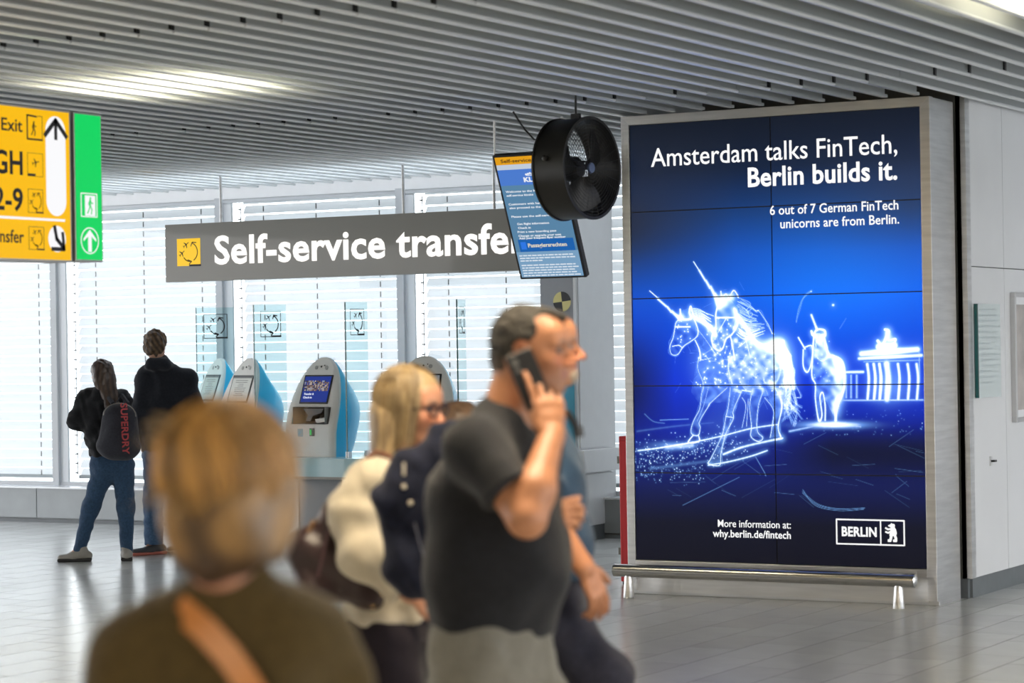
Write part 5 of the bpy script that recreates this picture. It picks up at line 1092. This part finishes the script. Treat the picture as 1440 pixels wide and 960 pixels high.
    st = MB(); sp_ = [J(474, 712, DB-.03), J(490, 680, DB-.06), J(508, 652, D-.17), J(528, 636, D-.155), J(545, 640, D-.13), J(556, 662, D-.12)]; st.tube(sp_, .009, 8); st.tube([J(528, 810, DB+.02), J(500, 720, D+.1), J(528, 650, D+.02), J(540, 632, D-.05)], .009, 8)
    B.mb(st, 'bag_strap', mat('brown_strap', (.16, .065, .035), .45), smooth=True)
    for p_ in ((513, 829), (525, 853), (537, 836)):
        mb = MB(); mb.lathe([(.001, .004), (.004, .003), (.005, 0), (.001, 0)], J(*p_, DB-.078), (0, -1, 0), 10); B.mb(mb, 'stud', mat('brass', (.7, .5, .25), .25, 1.))
    # navy denim jacket over her arm
    DJ = D-.42; K = Fig('navy denim jacket with pale buttons draped over the arm beside the handbag', 590, DJ, 'denim_jacket', 'jacket', z0=.9)
    DN = cloth('navy_denim', (.008, .011, .028), .4, .3, 140)
    jk = [ec(J(585, 655, DJ), J(562, 700, DJ), (.07, .05), (.062, .05), (1, 0, 0), .06), ec(J(562, 700, DJ), J(575, 790, DJ), (.062, .05), (.055, .045), (1, 0, 0), .06), ec(J(575, 790, DJ), J(590, 815, DJ), (.062, .045), (.06, .04), (1, 0, 0), .05), ec(J(640, 612, DJ+.02), J(625, 720, DJ+.02), (.075, .04), (.10, .05), (1, 0, 0), .06), ec(J(625, 720, DJ+.02), J(625, 815, DJ+.02), (.10, .05), (.08, .045), (1, 0, 0), .06)]
    K.solid('jacket_cloth', jk, .006, DN, disp=folds(.008, 36, 12, (.9, .2, .5)))
    for p_ in ((568, 684), (577, 707)):
        mb = MB(); mb.lathe([(.001, .006), (.006, .005), (.007, 0), (.001, 0)], J(*p_, DJ-.058), (-.2, -1, 0), 12); K.mb(mb, 'button', mat('pale_button', (.7, .65, .55), .35))
    mb = MB(); mb.tube([J(583, 735, DJ-.052), J(592, 770, DJ-.055), J(604, 815, DJ-.052)], .002, 6); K.mb(mb, 'pale_piping', mat('pale_piping', (.14, .15, .20), .6))
    mb = MB(); mb.tube([J(568, 668, DJ-.05), J(568, 650, DJ-.05)], .0045, 6); K.mb(mb, 'button_band', MATS['pale_button'])
blonde_woman()
# ================================================================== bearded man behind
def man_behind():
    D = 7.0; F = Fig('grey-bearded man in a navy shirt mostly hidden behind the man on the phone', 775, D)
    fw = nrmz([.97, -.22, 0]); lf = np.cross(Z3, fw); H = Head(J(766, 489, D), nrmz([.98, -.18, -.02]), sc=.99)
    nb = J(745, 575, D); ch = J(755, 670, D); wa = J(762, 760, D); pe = J(768, 850, D)
    rs = nb-lf*.18-Z3*.05; ls = nb+lf*.18-Z3*.05; el = J(776, 738, D-.22); wr = J(822, 798, D-.26); lel = J(720, 730, D+.25); lwr = J(740, 800, D+.25)
    hpR, hpL = pe-lf*.09-Z3*.03, pe+lf*.09-Z3*.03; knR = J(846, 955, D-.10); knL = hpL+NP([-.12, 0, -.40]); anR = knR+NP([.02, 0, 0]); anL = knL+NP([-.25, 0, 0]); anR[2] = .09; anL[2] = .12
    body = [ec(pe, wa, (.115, .16), (.115, .15), fw, .06), ec(wa, ch, (.115, .15), (.115, .17), fw, .06), ec(ch, nb-Z3*.06, (.11, .17), (.07, .12), fw, .06), ec(rs, ls, .055, .055, k=.06)]+H.prims(1.02, 1.04)+H.neck(nb-Z3*.02, .06)
    body += [ec(rs, el, .052, .045, k=.03), ec(el, wr, .046, .029, k=.02), ec(ls, lel, .05, .043, k=.03), ec(lel, lwr, .042, .028, k=.02)]+hand(wr, J(842, 838, D-.24)-wr, NP([.6, -.7, .5]), NP([.75, -.2, -.1]), curl=(.25, .35, .45, .5), sc=1.02, tc=.3)+hand(lwr, (0, 0, -1), (-1, 0, 0), (0, -1, 0), sc=1.)
    for a, b, c in ((hpR, knR, anR), (hpL, knL, anL)): body += [ec(a, b, .08, .056, k=.04), ec(b, c, .055, .042, k=.03), ec(c, c+fw*.14-Z3*.05, .035, .03, k=.03)]
    F.solid('body', body, .005, SK, col=H.skincol((.43, .185, .09), lip=(.30, .10, .07), brow=(.16, .12, .09), stub=.15, stubc=(.32, .25, .2), red=.5)); H.eyes(F, F.root)
    F.solid('hair', [H.e((-.020, 0, .034), (.098, .080, .088), .01), H.e((-.044, 0, -.005), (.062, .070, .072), .02), H.e((.072, 0, .000), (.062, .105, .088), .014, True), H.e((.075, 0, .075), (.05, .06, .05), .014, True)], .0055, hairmat('short_dark_hair'), disp=folds(.002, 150, 4), col=lambda X: np.tile(NP([.10, .085, .07]), (len(X), 1)))
    F.solid('beard', [H.e((.080, 0, -.080), (.020, .028, .024), .01), H.e((.088, 0, -.043), (.010, .026, .005), .01), H.e((.1, 0, -.056), (.03, .016, .0065), .004, True)], .003, hairmat('grey_beard', .8, .5, 200, (1, 1, 1)), disp=folds(.0015, 300, 4), col=lambda X: np.tile(NP([.36, .29, .22]), (len(X), 1)))
    SH = cloth('navy_teal_shirt', (.022, .055, .10), .15, .25, 220)
    n_ = nrmz(el-rs)
    F.solid('shirt', [ec(pe+Z3*.04, wa, (.135, .178), (.132, .168), fw, .06, cut=[(pe+Z3*.085, -Z3)]), ec(wa, ch, (.132, .168), (.132, .185), fw, .06), ec(ch, nb-Z3*.06, (.128, .185), (.085, .135), fw, .06), ec(rs, ls, .07, .07, k=.06), ec(nb-Z3*.05, nb-Z3*.005, .08, .07, k=.03), ec(rs, rs+(el-rs)*.7, .068, .072, k=.04, cut=[(rs+(el-rs)*.62, n_)]), ec(ls, lel, .066, .06, k=.04)], .0065, SH, disp=folds(.006, 28, 21, (.4, .2, .9)))
    JN = cloth('dark_navy_denim', (.016, .017, .030), .3, .3, 160)
    pt = [ec(pe-Z3*.02, pe+Z3*.05, (.128, .172), (.130, .168), fw, .05, cut=[(pe+Z3*.10, Z3)])]
    for a, b, c in ((hpR, knR, anR), (hpL, knL, anL)): pt += [ec(a, b, .105, .088, k=.05), ec(b, c, .086, .065, k=.04)]
    F.solid('jeans', pt, .007, JN, disp=folds(.006, 34, 19, (.5, .2, .8)))
    for a in (anR, anL): shoe(F, fw, a, .28, BLACK, MATS['dark_rubber'])
    mb = MB(); mb.tube([J(797, 578, D-.16), J(806, 592, D-.17), J(813, 606, D-.16)], .010, 8); mb.tube([J(812, 600, D-.17), J(815, 614, D-.17)], .014, 8); F.mb(mb, 'bag_strap', BLACK, smooth=True)
man_behind()
# ================================================================== person barely visible between the two
def hidden_person():
    D = 8.3; F = Fig('brown-haired person almost hidden between the blonde woman and the man on the phone', 650, D)
    fw = nrmz([.9, -.3, 0]); lf = np.cross(Z3, fw); H = Head(J(650, 612, D), fw, sc=.95); nb = H.c-Z3*.18-fw*.03; pe = NP([nb[0], D, .80]); 
    rs, ls = nb-lf*.16-Z3*.05, nb+lf*.16-Z3*.05
    b = [ec(pe, nb-Z3*.06, (.11, .15), (.08, .13), fw, .05), ec(rs, ls, .05, .05, k=.05), ec(rs, rs-Z3*.50, .045, .03, k=.03), ec(ls, ls-Z3*.50, .045, .03, k=.03)]+H.prims()+H.neck(nb-Z3*.02, .05)
    for q in (rs, ls): b += hand(q-Z3*.5, (0.1, 0, -1), (0, -1 if q is rs else 1, 0), (1, 0, 0), sc=.9)
    for s_ in (-1, 1): hp = pe+lf*.08*s_; b += [ec(hp, hp-Z3*.38, .075, .05, k=.04), ec(hp-Z3*.38, NP([hp[0], hp[1], .08]), .05, .04, k=.03), ec(NP([hp[0], hp[1], .05]), NP([hp[0], hp[1], .04])+fw*.12, .035, .03, k=.03)]
    F.solid('body', b, .008, SK, col=H.skincol((.52, .30, .2)))
    F.solid('hair', [H.e((-.018, 0, .036), (.105, .088, .092), .01), H.e((-.045, 0, -.04), (.07, .08, .11), .02), H.e((.085, 0, -.02), (.07, .12, .085), .014, True)], .006, hairmat('brown_hair'), disp=folds(.003, 60, 6, (1, 1, .1)), col=lambda X: np.tile(NP([.13, .08, .05]), (len(X), 1)))
    F.solid('coat', [ec(pe-Z3*.05, nb-Z3*.06, (.14, .18), (.10, .15), fw, .05), ec(rs, ls, .068, .068, k=.05), ec(rs, rs-Z3*.46, .065, .05, k=.03), ec(ls, ls-Z3*.46, .065, .05, k=.03)], .009, cloth('grey_coat', (.12, .12, .13)), disp=folds(.005, 30, 4))
    F.solid('trousers', [ec(pe+lf*.08*s_-Z3*.05, NP([(pe+lf*.08*s_)[0], (pe+lf*.08*s_)[1], .10]), .095, .065, k=.04) for s_ in (-1, 1)], .009, cloth('black_cotton', (.02, .02, .022)))
hidden_person()
# ================================================================== foreground woman from behind
def foreground_woman():
    D = 3.55; F = Fig('woman seen from behind with short golden blonde hair and an olive jacket', 325, D)
    fw = nrmz([.25, .97, 0]); bf = nrmz([.05, 1, 0]); bl_ = np.cross(Z3, bf); H = Head(J(325, 688, D), fw, sc=.99); nb = J(322, 838, D); lf = np.cross(Z3, fw)
    ls, rs = J(198, 925, D-.01), J(443, 925, D+.02); ch = J(325, 1020, D); pe = NP([ch[0], D, .82])
    lel, rel = ls+NP([-.06, .02, -.28]), rs+NP([.05, .04, -.27]); lwr, rwr = lel+NP([.02, .12, -.2]), rel+NP([-.03, .16, -.17])
    b = [ec(pe, ch, (.10, .15), (.10, .15), bf, .06), ec(ch, nb-Z3*.06, (.10, .15), (.055, .08), bf, .06), ec(ls, rs, .045, .045, k=.05), ec(ls, lel, .045, .037, k=.03), ec(lel, lwr, .035, .025, k=.03), ec(rs, rel, .045, .037, k=.03), ec(rel, rwr, .035, .025, k=.03)]+H.prims(.95)+[ec(H.P(-.02, 0, -.04), nb-Z3*.03, .052, .056, k=.03)]
    b += hand(lwr, (.1, .6, -.8), (-1, 0, 0), (0, .6, .5), sc=.92)+hand(rwr, (-.1, .7, -.7), (1, 0, 0), (0, .6, .5), sc=.92)
    ank = []
    for s_ in (-1, 1): hp = pe+bl_*.08*s_; kn = hp-Z3*.38+NP([0, .03*s_, 0]); an = NP([kn[0], kn[1]-.02, .09]); ank.append(an); b += [ec(hp, kn, .078, .05, k=.04), ec(kn, an, .05, .036, k=.03), ec(an, an+bf*.13-Z3*.05, .033, .027, k=.03)]
    F.solid('body', b, .0048, SK, col=H.skincol((.50, .24, .15), red=1.)); H.eyes(F, F.root)
    hair = [H.e((-.020, 0, .036), (.112, .100, .098), .01), H.e((-.045, 0, -.030), (.078, .090, .085), .03), H.e((-.052, 0, -.095), (.040, .060, .036), .03), H.e((.01, -.055, -.02), (.07, .050, .085), .03), H.e((.01, .05, .01), (.06, .048, .06), .03), H.e((.125, 0, -.03), (.07, .13, .09), .02, True), H.e((.0, .095, -.035), (.04, .03, .045), .012, True)]
    rg = np.random.default_rng(9)
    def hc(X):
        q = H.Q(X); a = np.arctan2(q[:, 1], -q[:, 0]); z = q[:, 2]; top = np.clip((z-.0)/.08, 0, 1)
        c = np.tile(NP([.20, .115, .045]), (len(X), 1)); c = mixc(c, (.80, .44, .11), top*.95); s_ = np.sin(a*7+z*26+1.2*np.sin(z*40)); c = mixc(c, (.40, .23, .08), np.clip(s_, 0, 1)*.45); c = mixc(c, (.035, .02, .01), np.clip(-s_-.05, 0, 1)*.85)  # golden crown partly carries warm lamp light painted into the hair colour
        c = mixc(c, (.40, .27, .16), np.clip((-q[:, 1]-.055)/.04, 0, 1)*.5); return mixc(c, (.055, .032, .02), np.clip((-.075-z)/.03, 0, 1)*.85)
    HM = hairmat('golden_hair', .45, .6, 40, (1, 1, .3))
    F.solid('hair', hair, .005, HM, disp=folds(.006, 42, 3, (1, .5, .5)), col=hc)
    L_ = []; Cl = []
    for i in range(1500):
        ph = rg.uniform(-.62*E_, .62*E_); rr = rg.uniform(1.0, 1.07); pts = []; te = rg.uniform(1.75, 2.3); sw = .5+rg.normal()*.25
        for t in np.linspace(rg.uniform(.05, .5), 1, 9):
            th = t*te; p_ = ph+sw*(1-t)+.12*math.sin(t*5+i); x_ = -.020-.112*math.cos(p_)*math.sin(th)*rr; y_ = .100*math.sin(p_)*math.sin(th)*rr; z_ = .034+(.100 if th < 1.57 else .155)*math.cos(th)*rr; pts.append(H.P(x_*(1 if th < 1.7 else 1-.25*(th-1.7)), y_*(1 if th < 1.7 else 1-.35*(th-1.7)), z_))
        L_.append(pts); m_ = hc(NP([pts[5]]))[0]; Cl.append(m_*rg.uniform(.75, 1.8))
    for i in range(160):      # loose ends
        ph = rg.uniform(0, 2*E_); a0 = H.P(-.02+.10*math.cos(ph)*.9, .098*math.sin(ph), .04+rg.uniform(-.05, .08)); d_ = nrmz(a0-H.P(-.02, 0, .02)); g_ = [a0+d_*t*rg.uniform(.015, .04)-Z3*t*t*.02+H.l*t*rg.normal()*.015 for t in (0, .35, .7, 1)]; L_.append(g_); Cl.append(NP([.60, .42, .2]))
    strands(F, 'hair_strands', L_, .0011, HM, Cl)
    OL = cloth('olive_brown_wool', (.070, .047, .014), .25, .4, 90)
    jk = [ec(pe-Z3*.05, ch, (.15, .19), (.145, .185), bf, .06), ec(ch, nb-Z3*.07, (.14, .18), (.085, .115), bf, .07), ec(ls, rs, .064, .062, k=.07), ec(J(245, 890, D), J(400, 890, D), .050, .050, k=.07), ec(nb-Z3*.06, nb+Z3*.045, (.074, .074), (.055, .054), bf, .03, cut=[(nb+Z3*.045, Z3)])]
    for a, e_, w__ in ((ls, lel, lwr), (rs, rel, rwr)): jk += [ec(a, e_, .066, .06, k=.05), ec(e_, w__, .06, .045, k=.04, cut=[(w__, nrmz(w__-e_))])]
    F.solid('jacket', jk, .0055, OL, disp=folds(.009, 24, 31, (.9, .1, -.9)))
    TR = cloth('dark_trousers', (.02, .02, .024)); pt = [ec(pe-Z3*.04, pe+Z3*.03, (.13, .165), (.12, .155), bf, .05)]
    for s_, an in zip((-1, 1), ank): hp = pe+bl_*.08*s_-Z3*.02; pt += [ec(hp, an+Z3*.3, .098, .065, k=.04), ec(an+Z3*.3, an+Z3*.02, .065, .055, k=.04)]
    F.solid('trousers', pt, .008, TR, disp=folds(.004, 30, 1))
    for an in ank: shoe(F, bf, an, .25, BLACK, MATS['dark_rubber'])
    # shoulder bag with tan strap
    B = Fig('tan leather shoulder bag strap across the back of the woman in the olive jacket', 400, D-.1, 'shoulder_bag', 'bag', z0=.75)
    p0 = [J(232, 838, D+.02), J(250, 852, D-.065), J(290, 886, D-.112), J(325, 925, D-.138), J(355, 970, D-.162), J(400, 1060, D-.178), J(440, 1150, D-.175), J(470, 1220, D-.15)]
    mb = MB(); V = []; wv = NP([.014, 0, .013]); fs = []
    for p_ in p0: V += [p_-wv, p_+wv, p_+wv-NP([0, .004, 0]), p_-wv-NP([0, .004, 0])]
    for i in range(len(p0)-1): fs += [(i*4+k, i*4+(k+1) % 4, i*4+4+(k+1) % 4, i*4+4+k) for k in range(4)]
    mb.add(V, fs); B.mb(mb, 'bag_strap', mat('tan_strap_leather', (.52, .20, .05), .45, noise=.1), smooth=True)
    bc = J(478, 1270, D-.09); B.solid('bag_body', [rbox(bc, (.14, .05, .10), (1, .1, 0), Z3, .03)], .008, mat('tan_strap_leather', (.52, .20, .05)))
foreground_woman()
# ================================================================== the two people by the windows
def far_woman():
    D = 19.2; F = Fig('long-haired woman in a dark jacket and blue jeans standing by the window blinds', 145, D)
    fw = nrmz([-.35, .93, 0]); lf = np.cross(Z3, fw); H = Head(J(143, 527, D), nrmz([-.5, .86, .05]), sc=.97); nb = J(146, 552, D); ch = J(146, 590, D); pe = J(156, 645, D)
    ls, rs = J(122, 562, D), J(172, 562, D+.05); lel = J(108, 592, D-.05); lwr = J(110, 578, D+.12); rel = J(180, 610, D+.05); rwr = J(178, 640, D)
    hpl, hpr = J(148, 655, D), J(172, 655, D); knl, knr = J(128, 712, D), J(177, 712, D); anl, anr = J(112, 772, D), J(178, 774, D+.02)
    b = [ec(pe, ch, (.10, .14), (.10, .14), fw, .06), ec(ch, nb-Z3*.05, (.10, .15), (.06, .09), fw, .05), ec(ls, rs, .045, .045, k=.05), ec(ls, lel, .045, .036, k=.03), ec(lel, lwr, .035, .025, k=.02), ec(rs, rel, .045, .036, k=.03), ec(rel, rwr, .035, .025, k=.02)]+H.prims()+H.neck(nb-Z3*.01, .05)
    b += hand(lwr, (.2, .5, .7), (-.5, .1, 0), (0, .5, .2), sc=.92)+hand(rwr, (0, 0, -1), (1, 0, 0), (0, 1, 0), sc=.92)
    for a, k_, n_ in ((hpl, knl, anl), (hpr, knr, anr)): b += [ec(a, k_, .08, .052, k=.04), ec(k_, n_, .052, .036, k=.03), ec(n_, n_+(NP([-.08, 0, -.05]) if a is hpl else NP([-.01, .08, -.05])), .026, .022, k=.03)]
    F.solid('body', b, .007, SK, col=H.skincol((.50, .30, .21)))
    hair = [H.e((-.014, 0, .038), (.108, .092, .094), .01), H.e((-.05, 0, -.03), (.07, .085, .10), .03), ec(H.P(-.07, 0, -.03), J(165, 592, D-.13), (.05, .085), (.03, .05), H.f, .04), ec(J(160, 575, D-.12), J(176, 606, D-.13), (.03, .04), (.02, .02), None, .04), H.e((.11, 0, -.02), (.07, .13, .09), .02, True)]
    F.solid('hair', hair, .007, hairmat('dark_brown_hair', .4), disp=folds(.004, 70, 6, (1, 1, .1)), col=lambda X: mixc(np.tile(NP([.035, .022, .018]), (len(X), 1)), (.09, .055, .035), .4+.4*np.sin(X[:, 0]*170+np.sin(X[:, 2]*14)*2)))
    JK = cloth('black_puffer_nylon', (.014, .015, .018), .2, .2, 80)
    F.solid('jacket', [ec(pe+Z3*.06, ch, (.14, .17), (.15, .18), fw, .06, cut=[(pe+Z3*.02, -Z3)]), ec(ch, nb-Z3*.05, (.14, .18), (.09, .12), fw, .06), ec(ls, rs, .075, .07, k=.06), ec(nb-Z3*.05-fw*.05, nb+Z3*.01-fw*.06, (.08, .12), (.05, .10), fw, .04), ec(ls, lel, .078, .07, k=.05), ec(lel, lwr, .068, .05, k=.04, cut=[(lwr, nrmz(lwr-lel))]), ec(rs, rel, .07, .06, k=.05), ec(rel, rwr, .06, .05, k=.04)], .008, JK, disp=folds(.010, 40, 4, (.2, .2, 1)))
    JN = cloth('blue_denim', (.035, .075, .14), .25, .3, 120)
    F.solid('jeans', [ec(pe-Z3*.03, pe+Z3*.05, (.13, .17), (.12, .155), fw, .05), ec(hpl, knl, .096, .068, k=.05), ec(knl, anl, .068, .048, k=.04, cut=[(anl-Z3*.02, nrmz(anl-knl))]), ec(hpr, knr, .096, .068, k=.05), ec(knr, anr, .068, .048, k=.04, cut=[(anr-Z3*.02, nrmz(anr-knr))])], .008, JN, disp=folds(.004, 40, 4, (.2, .2, 1)))
    GR = mat('grey_trainer', (.30, .29, .26), .6, noise=.2); so = mat('dark_rubber', (.03, .03, .03))
    al = NP([anl[0]+.01, anl[1], 0]); shoe(F, (-1, -.1), al, .25, GR, so, zb=0); shoe(F, (-.15, .9), NP([anr[0], anr[1], 0]), .25, GR, so, zb=0)
    # backpack
    bc = J(168, 602, D-.24); B = Fig('dark backpack with red lettering worn by the long-haired woman at the windows', 168, D-.22, 'backpack', 'backpack', z0=float(bc[2]-.25))
    bf = nrmz([-.12, .99, 0]); bx_ = nrmz([.99, .12, -.06]); up = nrmz(np.cross(bx_, bf)); BP = cloth('charcoal_backpack', (.035, .037, .048), .15, .3, 120)
    B.solid('backpack_body', [ec(bc-up*.13, bc+up*.10, (.16, .10), (.135, .095), bx_, .05), ec(bc-up*.15-bx_*.06, bc-up*.15+bx_*.06, .085, .085, k=.08), ec(bc-bf*.075-up*.13, bc-bf*.07-up*.02, (.12, .05), (.10, .04), bx_, .025)], .007, BP, disp=folds(.004, 40, 2))
    zz = MB(); zz.tube([bc-bf*.085+bx_*(.125*math.cos(a))+up*(.10+.10*math.sin(a)) for a in np.linspace(0, E_, 12)], .004, 5); B.mb(zz, 'zip', DKSTEEL); 
    st = MB(); st.tube([bc+up*.19-bx_*.06+bf*.05, J(150, 556, D-.10), J(138, 560, D+.06)], .018, 6); st.tube([bc+up*.19+bx_*.06+bf*.05, J(172, 556, D-.06), J(170, 566, D+.10)], .018, 6); B.mb(st, 'shoulder_strap', BP, smooth=True)
    st = MB(); st.tube([bc+up*.20-bx_*.03, bc+up*.26, bc+up*.20+bx_*.03], .008, 6); B.mb(st, 'carry_loop', BP, smooth=True)
    rd = mat('red_print', (.42, .05, .06), .6); a0 = bc-bf*.135+bx_*.005+up*.20; Wd = lambda v: Vector(v)
    me = lettering('SUPERDRY', Wd(a0-B.base-NP([0, 0, B.z0])), Wd(-up+bx_*.09), Wd(bx_+up*.09), .40, .050, rd, B.root, .03, 'red_lettering', lift=.0)
    me.location = Vector(-bf*.012)
far_woman()
def far_man():
    D = 19.75; F = Fig('tall brown-haired man in a dark hooded jacket seen from behind at the windows', 222, D)
    fw = nrmz([.1, 1, 0]); lf = np.cross(Z3, fw); H = Head(J(219, 486, D), nrmz([.15, .98, 0]), sc=1.0); nb = J(226, 512, D); ch = J(232, 570, D); pe = J(232, 630, D)
    ls, rs = J(205, 531, D), J(264, 532, D); lel, rel = J(199, 570, D-.05), J(273, 572, D-.04); lwr, rwr = J(200, 618, D+.02), J(272, 620, D+.05)
    hpl, hpr = J(218, 640, D), J(248, 640, D); knl, knr = J(216, 700, D), J(253, 700, D+.05); anl, anr = J(216, 762, D), J(260, 757, D+.25)
    b = [ec(pe, ch, (.11, .15), (.11, .17), fw, .06), ec(ch, nb-Z3*.05, (.11, .18), (.06, .10), fw, .05), ec(ls, rs, .055, .055, k=.05), ec(ls, lel, .05, .042, k=.03), ec(lel, lwr, .04, .028, k=.02), ec(rs, rel, .05, .042, k=.03), ec(rel, rwr, .04, .028, k=.02)]+H.prims()+H.neck(nb-Z3*.01, .06)
    b += hand(lwr, (0, .1, -1), (-1, 0, 0), (0, 1, 0), sc=1.)+hand(rwr, (0, .1, -1), (1, 0, 0), (0, 1, 0), sc=1.)
    for a, k_, n_ in ((hpl, knl, anl), (hpr, knr, anr)): b += [ec(a, k_, .085, .056, k=.04), ec(k_, n_, .056, .04, k=.03), ec(n_, n_+NP([-.05, -.05, -.05]), .028, .022, k=.03)]
    F.solid('body', b, .007, SK, col=H.skincol((.48, .28, .19)))
    F.solid('hair', [H.e((-.014, 0, .040), (.108, .090, .096), .01), H.e((-.05, 0, -.02), (.065, .078, .07), .03), H.e((.11, 0, -.02), (.07, .13, .09), .02, True)], .006, hairmat('ruffled_brown_hair', .6, .8, 90, (1, 1, 1)), disp=folds(.008, 85, 6, (1, 1, 1)), col=lambda X: mixc(np.tile(NP([.05, .032, .02]), (len(X), 1)), (.16, .10, .05), .5+.5*np.sin(X[:, 0]*140+X[:, 2]*90)))
    JK = cloth('dark_navy_softshell', (.016, .019, .026), .2, .2, 80)
    F.solid('jacket', [ec(pe-Z3*.02, ch, (.14, .19), (.155, .215), fw, .06, cut=[(pe-Z3*.03, -Z3)]), ec(ch, nb-Z3*.06, (.15, .22), (.09, .13), fw, .06), ec(ls, rs, .070, .070, k=.08), ec(ls, lel, .078, .072, k=.06), ec(lel, lwr, .072, .055, k=.04, cut=[(lwr, nrmz(lwr-lel))]), ec(rs, rel, .078, .072, k=.06), ec(rel, rwr, .072, .055, k=.04, cut=[(rwr, nrmz(rwr-rel))]),
             ec(nb-fw*.10+lf*.06, nb-fw*.10-lf*.06, (.055, .05), (.055, .05), None, .04), ec(nb-Z3*.04, nb+Z3*.02, .085, .075, k=.03)], .008, JK, disp=folds(.007, 30, 14, (.2, .2, 1)))
    JN = cloth('faded_blue_denim', (.05, .10, .18), .25, .3, 120)
    F.solid('jeans', [ec(pe-Z3*.03, pe+Z3*.05, (.13, .17), (.12, .16), fw, .05), ec(hpl, knl, .098, .082, k=.05), ec(knl, anl, .082, .075, k=.04, cut=[(anl-Z3*.02, -Z3)]), ec(hpr, knr, .098, .082, k=.05), ec(knr, anr, .082, .072, k=.04, cut=[(anr-Z3*.02, -Z3)])], .008, JN, disp=folds(.006, 40, 24, (.2, .2, 1)))
    SM = mat('dark_trainer', (.05, .05, .055), .6, noise=.2); so = mat('red_white_sole', (.45, .13, .09), .5)
    shoe(F, (-.75, -.5), NP([anl[0]+.02, anl[1], 0]), .29, SM, so, zb=0); shoe(F, (-.4, -.7), NP([anr[0], anr[1], 0]), .28, SM, mat('pale_sole', (.4, .4, .4), .5), zb=0)
far_man()

# flat prints and details too small to pick apart
for o in list(bpy.data.objects):
    b = o.name.split('.')[0]
    if o.parent and b in ('black_symbols', 'white_symbols', 'small_print', 'transfer_symbol', 'printed_notice', 'screen_print', 'photo_on_screen', 'crown_emblem', 'sticker_symbol', 'running_figure', 'logo_box'): o['kind'] = 'stuff'
